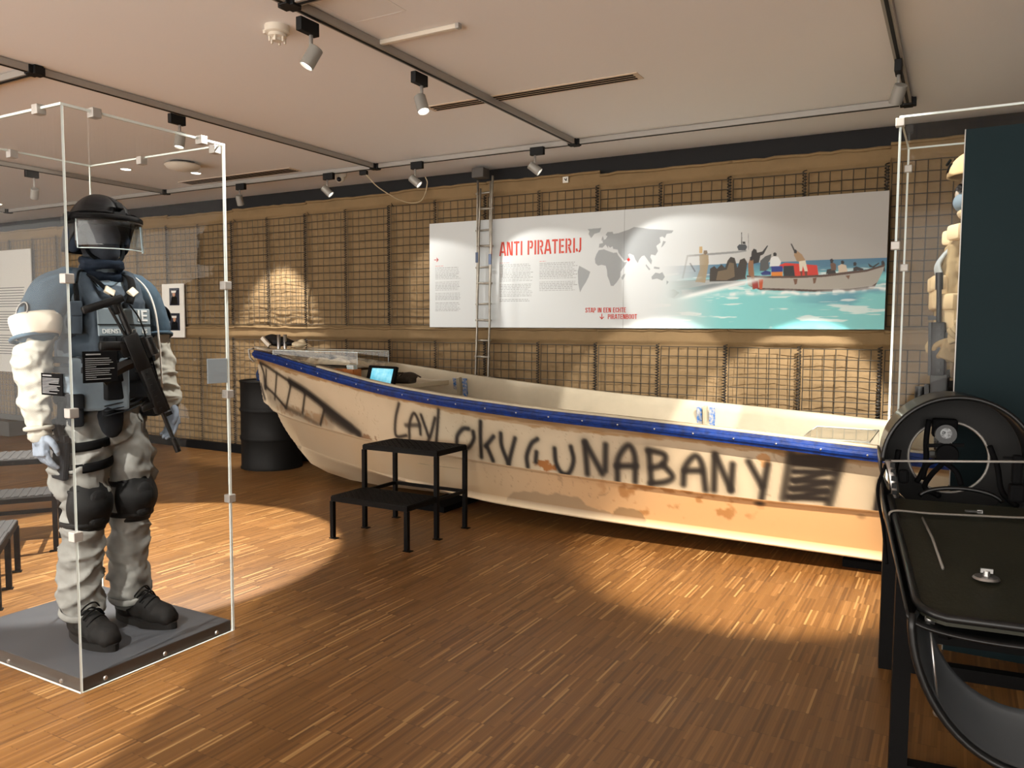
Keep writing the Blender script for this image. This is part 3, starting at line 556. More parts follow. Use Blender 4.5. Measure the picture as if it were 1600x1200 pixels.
# ================================================================== the boat
GRAF = [(.06,.35,[(-5.35,.72),(-4.9,.64),(-4.4,.60)]),(.05,.3,[(-5.45,.9),(-5.4,.75)]),(0.016,0.92,[(-3.537,0.823),(-3.595,0.714),(-3.626,0.6),(-3.606,0.565),(-3.516,0.582)]),(0.016,0.92,[(-3.489,0.557),(-3.464,0.678),(-3.404,0.759),(-3.369,0.686),(-3.372,0.604)]),(0.016,0.92,[(-3.338,0.751),(-3.313,0.654),(-3.287,0.593),(-3.212,0.737)]),(0.016,0.92,[(-3.287,0.593),(-3.311,0.55)]),(0.016,0.92,[(-3.167,0.801),(-3.2,0.68),(-3.233,0.557)]),(0.02,0.8,[(-3.504,0.661),(-3.372,0.672)]),(0.02,0.95,[(-3.048,0.569),(-3.032,0.623),(-2.977,0.675),(-2.93,0.679)]),(0.02,0.95,[(-2.894,0.66),(-2.897,0.607),(-2.949,0.542),(-3.002,0.529)]),(0.02,0.95,[(-2.821,0.738),(-2.839,0.621),(-2.85,0.481)]),(0.02,0.95,[(-2.731,0.638),(-2.805,0.563)]),(0.02,0.95,[(-2.795,0.568),(-2.757,0.463)]),(0.02,0.95,[(-2.67,0.664),(-2.673,0.574),(-2.634,0.449)]),(0.02,0.95,[(-2.634,0.449),(-2.605,0.529),(-2.562,0.638)]),(0.02,0.95,[(-2.393,0.646),(-2.442,0.609),(-2.485,0.522),(-2.486,0.446)]),(0.02,0.95,[(-2.409,0.554),(-2.422,0.485)]),(0.02,0.95,[(-2.272,0.59),(-2.27,0.491),(-2.234,0.427),(-2.181,0.432),(-2.142,0.519),(-2.153,0.612)]),(0.026,0.9,[(-2.053,0.65),(-2.051,0.438)]),(0.026,0.9,[(-2.049,0.651),(-1.947,0.449)]),(0.026,0.9,[(-1.909,0.643),(-1.925,0.473)]),(0.026,0.9,[(-1.845,0.415),(-1.832,0.557),(-1.759,0.651),(-1.719,0.585),(-1.727,0.417)]),(0.026,0.9,[(-1.846,0.509),(-1.715,0.521)]),(0.026,0.9,[(-1.625,0.62),(-1.622,0.424)]),(0.026,0.9,[(-1.63,0.632),(-1.528,0.61),(-1.542,0.546),(-1.615,0.517)]),(0.026,0.9,[(-1.542,0.546),(-1.485,0.479),(-1.523,0.438),(-1.629,0.412)]),(0.026,0.9,[(-1.418,0.431),(-1.402,0.541),(-1.338,0.618),(-1.298,0.568),(-1.282,0.409)]),(0.026,0.9,[(-1.404,0.519),(-1.309,0.528)]),(0.026,0.9,[(-1.219,0.637),(-1.231,0.414)]),(0.026,0.9,[(-1.211,0.628),(-1.131,0.425)]),(0.026,0.9,[(-1.115,0.585),(-1.131,0.425)]),(0.026,0.9,[(-1.022,0.611),(-0.951,0.47)]),(0.026,0.9,[(-0.915,0.603),(-0.954,0.391)]),(0.03,0.85,[(-0.788,0.673),(-0.809,0.545),(-0.831,0.405)]),(0.03,0.85,[(-0.515,0.686),(-0.549,0.555),(-0.586,0.399)]),(0.022,0.97,[(-0.776,0.663),(-0.541,0.677)]),(0.022,0.97,[(-0.769,0.64),(-0.555,0.649)]),(0.022,0.97,[(-0.769,0.62),(-0.562,0.626)]),(0.022,0.97,[(-0.77,0.574),(-0.556,0.587)]),(0.022,0.97,[(-0.779,0.523),(-0.571,0.527)]),(0.022,0.97,[(-0.788,0.471),(-0.6,0.474)]),(0.022,0.97,[(-0.804,0.417),(-0.601,0.426)]),(0.022,0.97,[(-0.614,0.581),(-0.764,0.516)]),(0.022,0.97,[(-0.607,0.524),(-0.773,0.467)]),(0.022,0.97,[(-0.6,0.474),(-0.781,0.416)]),(0.022,0.97,[(-0.323,0.561),(-0.342,0.395)]),(0.022,0.97,[(-0.541,0.67),(-0.57,0.635)]),(0.018,0.85,[(-5.509,1.053),(-5.345,1.021),(-5.127,0.966),(-4.901,0.905)]),(0.018,0.85,[(-5.498,1.044),(-5.457,0.958),(-5.454,0.821)]),(0.018,0.85,[(-5.396,0.99),(-5.454,0.821)]),(0.018,0.85,[(-5.169,0.973),(-5.281,0.736)]),(0.018,0.85,[(-4.928,0.885),(-4.99,0.797),(-5.072,0.677)]),(0.018,0.85,[(-4.707,0.826),(-4.796,0.654)]),(0.018,0.85,[(-4.432,0.739),(-4.54,0.577)]),(0.018,0.85,[(-5.459,0.841),(-5.265,0.771),(-5.082,0.676)]),(0.018,0.85,[(-5.52,0.857),(-5.476,0.722)]),(0.042,0.97,[(-4.938,0.912),(-4.718,0.853),(-4.542,0.784),(-4.355,0.701),(-4.183,0.619),(-4.04,0.545)]),(0.055,0.85,[(-4.419,0.687),(-4.266,0.62),(-4.141,0.579)]),(0.022,0.55,[(-5.082,0.676),(-4.797,0.626),(-4.58,0.573)])]
YC = lambda X: 5.30+.028*X
def hb(X, B, Xa, Xs, e):
    t = np.clip((Xa-X)/(Xa-Xs), 0, 1); return B*(1-t**e)
BOWX = -5.60
STX = .75
bG = lambda X: hb(X, .70, -2.6, -5.60, 2.3)
bK = lambda X: hb(X, .58, -2.4, -5.44, 2.2)
bC = lambda X: hb(X, .50, -2.2, -5.05, 2.0)
def smooth_interp(X, xs, ys):
    a = np.interp(X, xs, ys); b = np.interp(X-.18, xs, ys); c = np.interp(X+.18, xs, ys); return (a+b+c)/3
zG = lambda X: smooth_interp(X, [-5.62, -5.14, -4.39, -3.64, -3.05, -2.31, -1.66, -.905, -.33, .8], [1.178, 1.148, 1.062, .962, .908, .856, .829, .788, .753, .715])
zK = lambda X: smooth_interp(X, [-5.5, -5.25, -4.70, -4.31, -3.91, -3.18, -2.77, -2.13, -1.06, -.32, .8], [.66, .61, .568, .541, .51, .47, .448, .413, .382, .388, .40])
zC = lambda X: smooth_interp(X, [-5.1, -4.75, -4.37, -3.89, -3.1, -1.9, -.32, .8], [.33, .288, .263, .223, .203, .165, .139, .13])
# keel / stem line: x of the stem at height z
STEM = [(1.20, -5.605), (1.09, -5.569), (.856, -5.534), (.693, -5.498), (.62, -5.36), (.60, -5.30), (.304, -5.096), (.172, -4.941), (.109, -4.752), (.066, -4.50), (.05, -4.2), (.045, STX)]
def stem_z(X): return np.interp(X, [s[1] for s in STEM], [s[0] for s in STEM])
def boat():
    t = thing('skiff', 'long cream fibreglass skiff with blue rail and black sprayed lettering', 'boat', (0, 0, 0))
    # outer topside (gunwale to knuckle), dense enough to carry the paint
    def hull_grid(X, prof, side):
        """prof: list of (half-beam, z) arrays"""
        out = np.zeros((len(prof), len(X), 3))
        for i, (b, z) in enumerate(prof):
            out[i, :, 0] = X; out[i, :, 1] = YC(X)+side*b; out[i, :, 2] = z
        return out
    def rings(X, side, nt, nb):
        prof = []
        kx = np.minimum(zK(X), zG(X)-.02)
        for i in range(nt):                       # topside
            f = i/(nt-1); b = bG(X)-.012+(bK(X)-bG(X)+.012)*(f**.8); z = (zG(X)-.01)*(1-f)+kx*f
            # towards the stem the side closes on the stem line
            prof.append([b, z])
        return prof
    def stem_close(P, side):
        """pull points ahead of the stem back onto it"""
        z = P[..., 2]; sx = np.interp(z, [s[0] for s in STEM[::-1]], [s[1] for s in STEM[::-1]])
        m = P[..., 0] < sx; P[..., 0] = np.where(m, sx, P[..., 0]); P[..., 1] = np.where(m, YC(P[..., 0]), P[..., 1])
        return P
    base = np.array(C8(192, 176, 150)); tan = np.array(C8(196, 153, 106))
    def paint_side(P, near=True):
        X, Z = P[..., 0], P[..., 2]; img = np.ones(P.shape)*base
        def over(a, c):
            nonlocal img; a = np.clip(a, 0, 1)[..., None]; img = img*(1-a)+np.array(c)*a
        over(.35*np.clip(fbm(X, Z, 2.2, 4)+.2, 0, 1), C8(160, 140, 112))
        # brown ragged band under the rail
        d = (zG(X)-.085)-Z; edge = .040+.010*fbm(X, Z, 12, 6)+.012*np.sin(X*2.1)
        over(np.clip((edge-d)/.006, 0, 1)*(.75+.3*value_noise(X, Z*8, 12, 2)), C8(150, 112, 66))
        over(np.clip((edge*.55-d)/.006, 0, 1)*.5, C8(112, 78, 42))
        # fine vertical cracks / runs
        cr = np.abs(value_noise(X+.02*np.sin(Z*40), Z*.12, 34, 11)); over(np.clip((.035-cr)/.035, 0, 1)*.45*(value_noise(X, Z, 3, 5) > .1), C8(120, 96, 66))
        if near:
            # rust scars
            for (cx, cz, rx, rz, s, c) in ((-2.36, .455, .075, .045, .95, C8(150, 92, 34)), (-.935, .625, .035, .06, .7, C8(186, 128, 62)), (-3.95, .525, .11, .03, .8, C8(110, 70, 34)), (-4.6, .62, .2, .05, .45, C8(170, 124, 72)), (-5.0, .66, .25, .05, .5, C8(150, 112, 70))):
                r = ((X-cx)/rx)**2+((Z-cz)/rz)**2+.9*fbm(X, Z, 30, 8); over(np.clip((1-r)/.3, 0, 1)*s, c)
            for w, dk, pl in GRAF:
                pts = [np.array(p) for p in pl]
                lo = np.min(pts, 0)-.12; hi = np.max(pts, 0)+.12
                m = (X > lo[0]) & (X < hi[0]) & (Z > lo[1]) & (Z < hi[1])
                if not m.any(): continue
                x = X[m]; z = Z[m]; D = np.full(x.shape, 9.)
                if len(pts) > 2: pts = [np.array((v.x, v.y)) for v in curve_pts([(p[0], p[1], 0) for p in pl], 5)]
                for a, b in zip(pts[:-1], pts[1:]):
                    ab = b-a; q = np.clip(((x-a[0])*ab[0]+(z-a[1])*ab[1])/max(ab@ab, 1e-9), 0, 1)
                    D = np.minimum(D, np.hypot(x-a[0]-q*ab[0], z-a[1]-q*ab[1]))
                al = dk*(.80*np.clip(1-(D/w)**2*.75, 0, 1)**.8+.30*np.exp(-(D/(w*1.7))**2)); al = np.clip(al, 0, 1)
                img[m] = img[m]*(1-al[:, None])+np.array(C8(22, 17, 14))*al[:, None]
        return img
    hm = mat('painted_hull', (1, 1, 1), .5, attr='Col', bump=.06, bscale=30)
    for side in (-1, 1):
        n = 720 if side < 0 else 160; nt = 56 if side < 0 else 10
        X = np.linspace(BOWX-.01, STX, n)
        P = stem_close(hull_grid(X, rings(X, side, nt, 0), side), side)
        me = grid_mesh(P); paint(me, paint_side(P, side < 0))
        o = link('topside', me, hm, t, True)
        # lower hull: knuckle lip, slab, chine strip, bottom to keel
        nL = 30 if side < 0 else 8; prof = []; kx = zK(X)
        b0 = bK(X); cz = np.minimum(zC(X), kx-.05); cb = bC(X)
        prof.append([b0, kx]); prof.append([b0-.004, kx-.012]); prof.append([np.maximum(b0-.022, 0), kx-.018])
        for i in range(1, nL+1):
            f = i/nL; prof.append([np.maximum((b0-.022)*(1-f)+cb*f, 0), (kx-.018)*(1-f)+cz*f])
        fl = np.clip((X+4.0)/1.2, 0, 1)
        prof.append([np.maximum(cb+.036*fl, 0), cz-.026*fl-.004]); prof.append([np.maximum(cb+.030*fl, 0), cz-.036*fl-.008])
        for i in range(1, 7):
            f = i/6; kz = np.minimum(stem_z(X), cz-.03); prof.append([np.maximum(cb*(1-f), 0), (cz-.04*fl-.008)*(1-f)+kz*f])
        P = stem_close(hull_grid(X, prof, side), side); me = grid_mesh(P)
        Xa, Za = P[..., 0], P[..., 2]; lf = np.clip((-1.6-Xa)/1.6, 0, 1)[..., None]; img = np.ones(P.shape)*tan*(1-lf)+np.array(C8(176, 158, 132))*lf  # orange-tan stern to grey-tan bow: floor bounce and shade put into the colour
        def over(a, c):
            nonlocal img; a = np.clip(a, 0, 1)[..., None]; img = img*(1-a)+np.array(c)*a
        kk = zK(Xa)
        over(.3*np.clip(fbm(Xa, Za, 2.5, 14)+.2, 0, 1), C8(178, 148, 110))
        d = kk-Za
        sp = fbm(Xa, Za, 16, 31); over(np.clip((sp+.45-d*6)*2.0, 0, 1)*.75*np.clip((Xa+2.05)/.2, 0, 1)*np.clip((-.85-Xa)/.3, 0, 1), C8(146, 96, 44))
        over(np.clip(1-((Xa+.97)/.045)**2-((Za-.355)/.022)**2, 0, 1), C8(30, 22, 16)); over(np.clip(1-((Xa+.42)/.03)**2-((Za-.34)/.02)**2, 0, 1)*.6, C8(80, 60, 36))
        en = np.clip((Xa+2.78)/.25, 0, 1)*np.clip((-1.90-Xa)/.25, 0, 1); rg = np.clip((.14+.115*en+.03*fbm(Xa, Za, 7, 3)+.012*np.sin(Xa*9)-Za)/.008, 0, 1)*(en > 0); over(rg*.75, C8(140, 118, 92))
        en = np.clip((Xa+1.92)/.06, 0, 1)*np.clip((-1.66-Xa)/.08, 0, 1); rg = np.clip((.14+.075*en+.03*fbm(Xa, Za, 9, 6)-Za)/.008, 0, 1)*(en > 0); over(rg*.8, C8(130, 104, 74))
        cr = np.abs(value_noise(Xa+.015*np.sin(Za*50), Za*.1, 30, 41)); over(np.clip((.04-cr)/.04, 0, 1)*.5*((Xa > -2.9) & (Xa < -1.9))*(d > .01)*(d < .16), C8(110, 88, 62))
        over(np.clip((Za < zC(Xa)-.003)*1., 0, 1)*(fl[None, :] > .3)*.8, C8(226, 206, 172))  # strip under the chine painted paler, for the light it catches from above
        over(np.clip((-4.35-Xa)/.5, 0, 1)*np.clip((.16-Za)/.05, 0, 1)*.8, C8(120, 84, 48))
        paint(me, img)
        link('lower_hull', me, hm, t, True)
    # transom
    bm = NB(); x = STX; g = lambda f, X=np.array([STX]): float(f(X)[0])
    pl = [(-.69, g(zG)-.01), (-.58, g(zK)), (-.50, g(zC)), (0, .05), (.5, g(zC)), (.58, g(zK)), (.69, g(zG)-.01)]
    prism(bm, pl, 0, .03, lambda v: Vector((STX-v.z, float(YC(STX))+v.x, v.y))); obj('transom', bm, M['cream'], t)
    # inner liner: top cap, inside wall, sole
    X = np.linspace(-4.44, STX-.03, 90)
    for side in (-1, 1):
        ins = lambda X, k: np.maximum(bG(X)-k, .02)
        prof = [[bG(X)-.012, zG(X)-.012], [bG(X)-.004, zG(X)+.004], [ins(X, .050), zG(X)+.006], [ins(X, .066), zG(X)-.004], [ins(X, .078), zG(X)-.06],
                [ins(X, .115), zG(X)-.25], [np.minimum(ins(X, .17), bK(X)-.04), np.maximum(.40, zK(X)+.05)], [np.minimum(ins(X, .19), bK(X)-.06), np.maximum(.36, zK(X)+.03)]]
        o = link('inner_liner', grid_mesh(hull_grid(X, prof, side)), M['cream'], t, True)
    bm = NB(); A = []; B = []
    for x in X[X > -3.5]: A.append((x, float(YC(x)-bG(x)+.17))); B.append((x, float(YC(x)+bG(x)-.17)))
    vs = [[bm.verts.new((p[0], p[1], .37)) for p in r] for r in (A, B)]
    for i in range(len(A)-1): bm.faces.new((vs[0][i], vs[0][i+1], vs[1][i+1], vs[1][i]))
    obj('sole', bm, M['cream'], t)
    # foredeck, slightly crowned and scuffed black and cream
    X = np.linspace(-5.60, -4.42, 40); prof = []
    for i in range(13):
        f = -1+2*i/12; prof.append([f*np.maximum(bG(X)-.012, 0), zG(X)+.004+.020*(1-f*f)])
    P = np.zeros((13, 40, 3))
    for i, (b, z) in enumerate(prof): P[i, :, 0] = X; P[i, :, 1] = YC(X)+b; P[i, :, 2] = z-.055*np.clip((X+5.15)/.1, 0, 1)*(abs(-1+2*i/12) < .86)
    link('foredeck', grid_mesh(P), M['grunge'], t, True)
    bm = NB(); xx = -4.42; yy = float(YC(xx)); w = float(bG(xx))-.05; z = float(zG(np.array([xx]))[0])-.05
    box(bm, (xx+.01, yy, (z+.78)/2), (.02, 2*w-.16, z-.78)); obj('bulkhead', bm, M['cream'], t)
    # blue rubbing rail, both sides, joined round the bow
    def rail(side):
        X = np.concatenate([np.linspace(STX, -4.9, 70), np.linspace(-4.92, -5.60, 26)])
        bm = NB(); pts = [Vector((x, float(YC(x)+side*(bG(x)+.004)), float(zG(np.array([x]))[0])-.043)) for x in X]
        sec = [(-1, -.35), (-1, .2), (-.5, .35), (-.42, .62), (.0, .75), (.42, .62), (.5, .35), (1, .2), (1, -.35)]
        rings_ = []
        for i, p in enumerate(pts):
            tt = (pts[min(i+1, len(pts)-1)]-pts[max(i-1, 0)]).normalized(); outw = Vector((tt.y, -tt.x, 0)).normalized()
            if outw.y*side < 0: outw = -outw
            h = .035
            rings_.append([bm.verts.new(p+Vector((0, 0, 1))*(a*h)+outw*(b*.030)) for a, b in sec])
        for i in range(len(pts)-1):
            for k in range(len(sec)): bm.faces.new((rings_[i][k], rings_[i][(k+1) % len(sec)], rings_[i+1][(k+1) % len(sec)], rings_[i+1][k]))
        bm.faces.new(rings_[0]); bm.faces.new(rings_[-1])
        r = obj('rubbing_rail', bm, M['blue_rail'], t); r['label'] = 'blue painted rubbing rail along the gunwale'
        if side < 0:
            for i in range(22):
                x = -.15-i*.235
                if x < -5.2: break
                bm = NB(); ell(bm, (x, float(YC(x)-bG(x))-.026, float(zG(np.array([x]))[0])-.045), (.006, .004, .006), seg=8, ring=6)
                obj('bolt', bm, M['steel'], r)
    rail(-1); rail(1)
    # worn blue frames on the inner far side
    for xf in (-3.73, -1.615):
        y = float(YC(xf)+bG(xf))-.10; z = float(zG(np.array([xf]))[0])
        bm = NB(); box(bm, (xf, y, z-.19), (.028, .05, .34), (.15, 0, 0), .004); fr = obj('rib_frame', bm, M['cream'], t)
        for s, w in ((-1, .038), (1, .044)):
            bm = NB(); box(bm, (xf+s*.048, y+.012, z-.18), (w, .014, .30), (.15, 0, 0)); obj('blue_patch', bm, M['blue_rag'], fr)
    # thwart and stern seat
    for xa, xb, z in ((-.80, .70, .60), (-4.42, -3.72, .940)):
        bm = NB(); w = float(bG((xa+xb)/2 if xa > -2 else xa))-.13; y = float(YC((xa+xb)/2)); box(bm, ((xa+xb)/2, y, z-.02), (xb-xa, 2*w, .04), None, .006)
        obj('seat', bm, M['cream'], t)
    # loose batten scar on the lower side
    bm = NB(); xa = -.5; sweep(bm, [(-.56, float(YC(-.5)-bC(-.5))-.036, .315), (-.05, float(YC(0)-bC(0))-.036, .335)], .009, 6, sq=(1, .5)); obj('rusted_strip', bm, mat('brown_strip', C8(112, 78, 46), .8), t)
    # twin steel bitts on the bow
    for dx in (0, .035):
        bm = NB(); lathe(bm, [(0, 0), (.016, 0), (.016, .125), (.02, .13), (0, .132)], 12, (-5.30+dx*1.2, 5.15+dx, 1.18)); obj('bitt', bm, M['steel'], t, 'a')
    # mooring bracket at the stem
    bm = NB(); sweep(bm, [(-5.60, 5.13, 1.18), (-5.65, 5.12, 1.17), (-5.64, 5.12, 1.10), (-5.60, 5.13, 1.06)], .010, 8); obj('stem_bracket', bm, M['track'], t, True)
    return t
boat()
# chocks that carry the hull
for i, xb in enumerate((-3.4, -.4)):
    bm = NB(); box(bm, (xb, float(YC(xb)), .022), (.25, .8, .044)); tag(obj('chock', bm, M['black'], None), ('black timber chock under the boat behind the black steps', 'black timber chock under the boat by the pod stand')[i], 'block', 'chocks under the boat')
# ---- things lying in the boat
o = thing('clear_box', 'long clear perspex cover over the scuffed bow deck of the boat', 'display cover', (-4.70, 5.16, 1.075), .03)
L_, W_, H_ = .92, .42, .10
for nm, c, s in (('side_panel', (0, -W_/2, H_/2), (L_, .006, H_)), ('side_panel', (0, W_/2, H_/2), (L_, .006, H_)), ('end_panel', (-L_/2, 0, H_/2), (.006, W_-.006, H_)), ('end_panel', (L_/2, 0, H_/2), (.006, W_-.006, H_)), ('top_panel', (0, 0, H_), (L_, W_, .006))):
    bm = NB(); box(bm, c, s); obj(nm, bm, M['perspex'], o)
bm = NB()
for a, b in (((-1, -1), (1, -1)), ((1, -1), (1, 1)), ((1, 1), (-1, 1)), ((-1, 1), (-1, -1))):
    sweep(bm, [(a[0]*L_/2, a[1]*W_/2, H_+.003), (b[0]*L_/2, b[1]*W_/2, H_+.003)], .0028, 4)
for a in ((-1, -1), (1, -1), (1, 1), (-1, 1)): sweep(bm, [(a[0]*L_/2, a[1]*W_/2, 0), (a[0]*L_/2, a[1]*W_/2, H_)], .0028, 4)
obj('edge_strip', bm, M['edge'], o)
o = thing('crumpled_cloth', 'crumpled cream cloth under the clear cover on the bow deck', 'cloth', (-4.68, 5.13, 1.066))
xs = np.linspace(-.34, .34, 60); ys = np.linspace(-.13, .13, 34); XX, YY = np.meshgrid(xs, ys)
ZZ = .012+.028*np.abs(fbm(XX, YY, 9, 44))+.012; ed = np.minimum(1, np.minimum((.34-abs(XX))/.05, (.13-abs(YY))/.04)); ZZ = ZZ*np.clip(ed, 0, 1)
link('cloth', grid_mesh(np.stack([XX, YY, ZZ], -1)), mat('cream_cloth', C8(220, 206, 180), .85, var=.4, vscale=14), o, True)
o = thing('tablet_display', 'black framed display with lit blue screen tilted inside the boat', 'screen', (-3.82, 4.742, .950), math.radians(-9))
Rm = Euler((math.radians(-16), 0, 0)).to_matrix()
bm = NB(); box(bm, Rm @ Vector((0, 0, .060)), (.31, .03, .155), Rm, .006); obj('housing', bm, M['black'], o)
bm = NB(); box(bm, Rm @ Vector((.012, -.0165, .060)), (.235, .003, .112), Rm); s_ = obj('screen', bm, M['screen'], o); s_['label'] = 'lit pale blue screen with white shapes'
bm = NB(); box(bm, Rm @ Vector((-.14, .03, .045)), (.05, .06, .10), Rm, .02); obj('stand', bm, M['black'], o)
o = thing('wooden_box', 'small orange wooden box with leaflets behind the boat rail', 'box', (-4.36, 4.98, .942), .12)
for c, s in (((0, -.055, .050), (.20, .012, .09)), ((0, .055, .050), (.20, .012, .09)), ((-.1, 0, .050), (.012, .1, .09)), ((.1, 0, .050), (.012, .1, .09)), ((0, 0, .012), (.2, .1, .01))):
    bm = NB(); box(bm, c, s); obj('side_panel' if s[2] > .02 else 'bottom_panel', bm, M['wood_box'], o)
bm = NB(); box(bm, (.06, 0, .075), (.07, .05, .11), (.1, 0, 0)); tag(obj('leaflet_stack', bm, mat('white_blue_leaflets', C8(224, 230, 230), .6, col2=C8(90, 180, 190), vscale=12)), 'white and turquoise leaflets standing in the orange wooden box', 'leaflets').location = (-4.36, 4.98, .942)
bm = NB(); box(bm, (0, 0, 0), (.16, .13, .05), (0, 0, .2), .012); ell(bm, (.05, 0, .03), (.07, .05, .035))
for a in range(5): sweep(bm, curve_pts([(-.08+.03*a, -.06, .02), (-.05+.03*a, 0, .055), (-.02+.035*a, .06, .02)], 5), .008, 6)
tag(link('rope_bundle', fuse(bm, .006, 2), mat('dark_rope', C8(52, 44, 34), .9, bump=.4, bscale=120), None, True), 'dark bundle of rope and gear beside the lit screen in the boat', 'rope').location = (-3.80, 5.02, .965)
bm = NB(); ell(bm, (0, 0, .03), (.15, .10, .045)); ell(bm, (-.1, .03, .045), (.09, .08, .05)); ell(bm, (.13, -.02, .02), (.09, .07, .03))
tag(link('black_bag', fuse(bm, .008, 4, lambda c, n: .006*fnoise(c, 18)), mat('black_bag_cloth', C8(20, 19, 20), .8), None, True), 'black bag lying on the very tip of the bow', 'bag').location = (-5.42, 5.25, 1.215)
bm = NB(); box(bm, (0, 0, 0), (.11, .03, .035), (0, .75, .2), .006); tag(obj('white_handset', bm, M['white_plastic']), 'white handset with orange end leaning on the black bag', 'handset').location = (-5.43, 5.12, 1.245)
bm = NB(); ell(bm, (0, 0, .012), (.07, .06, .028)); ell(bm, (.02, .01, .03), (.04, .03, .03))
tag(link('cream_pouch', fuse(bm, .006, 3, lambda c, n: .004*fnoise(c, 25)), mat('cream_canvas', C8(220, 204, 172), .85), None, True), 'small crumpled cream pouch behind the steel posts on the bow', 'pouch').location = (-5.14, 5.24, 1.21)
# clear display box on the stern seat
o = thing('clear_box', 'clear perspex display box on the seat at the boat stern', 'display cover', (-.57, 5.02, .60))
L_, W_, H_ = .36, .62, .16
for nm, c, s in (('side_panel', (0, -W_/2, H_/2), (L_, .006, H_)), ('side_panel', (0, W_/2, H_/2), (L_, .006, H_)), ('end_panel', (-L_/2, 0, H_/2), (.006, W_-.006, H_)), ('end_panel', (L_/2, 0, H_/2), (.006, W_-.006, H_)), ('top_panel', (0, 0, H_), (L_, W_, .006))):
    bm = NB(); box(bm, c, s); obj(nm, bm, M['perspex'], o)
bm = NB()
for a, b in (((-1, -1), (1, -1)), ((1, -1), (1, 1)), ((1, 1), (-1, 1)), ((-1, 1), (-1, -1))):
    sweep(bm, [(a[0]*L_/2, a[1]*W_/2, H_+.003), (b[0]*L_/2, b[1]*W_/2, H_+.003)], .0028, 4)
for a in ((-1, -1), (1, -1), (1, 1), (-1, 1)): sweep(bm, [(a[0]*L_/2, a[1]*W_/2, 0), (a[0]*L_/2, a[1]*W_/2, H_)], .0028, 4)
obj('edge_strip', bm, M['edge'], o)
o = thing('rifle', 'dark worn object with orange wooden end like a rifle, inside the clear stern box', 'rifle', (-.57, 4.90, .622), .1)
bm = NB(); box(bm, (.04, 0, .02), (.14, .03, .035), None, .004); obj('receiver', bm, M['gun'], o)
bm = NB(); box(bm, (-.085, 0, .015), (.11, .026, .045), (0, .1, 0), .008); obj('stock', bm, M['wood_box'], o)
bm = NB(); sweep(bm, [(.11, 0, .03), (.165, 0, .03)], .007, 8); obj('barrel', bm, M['gun'], o)
# ---- drum
def drum():
    t = thing('oil_drum', 'black steel oil drum standing behind the tip of the bow', 'drum', (-5.86, 5.58, 0))
    R, H = .288, .86; prof = [(0, .012), (R-.02, .012), (R-.012, 0), (R+.006, 0), (R+.008, .012), (R, .022)]
    for zc in (.30, .575):
        prof += [(R, zc-.03), (R+.006, zc-.018), (R+.012, zc), (R+.006, zc+.018), (R, zc+.03)]
    prof += [(R, H-.022), (R+.008, H-.012), (R+.006, H), (R-.010, H), (R-.018, H-.018), (0, H-.018)]
    bm = NB(); lathe(bm, prof, 56); obj('drum_body', bm, M['drum'], t, 'a')
    bm = NB(); lathe(bm, [(0, H-.018), (.028, H-.018), (.028, H-.004), (0, H-.003)], 14, (.15, -.08, 0)); obj('bung', bm, M['track_dark'], t)
drum()
t = thing('blue_tarpaulin', 'folded piece of black and blue tarpaulin leaning on the drum beside the bow', 'tarpaulin', (-5.80, 5.42, .86))
bm = NB(); P_ = []
xs = np.linspace(-.11, .11, 14); zs = np.linspace(0, .26, 16); XX, ZZ = np.meshgrid(xs, zs); XX = XX*(1-ZZ*2.2)+ZZ*.55
me = grid_mesh(np.stack([XX, .02*np.sin(XX*40)+ZZ*-.2, ZZ], -1)); o = link('sheet', me, mat('blue_black_sheet', C8(18, 18, 22), .5, col2=C8(30, 90, 170), vscale=9), t, True)
md = o.modifiers.new('s', 'SOLIDIFY'); md.thickness = .006
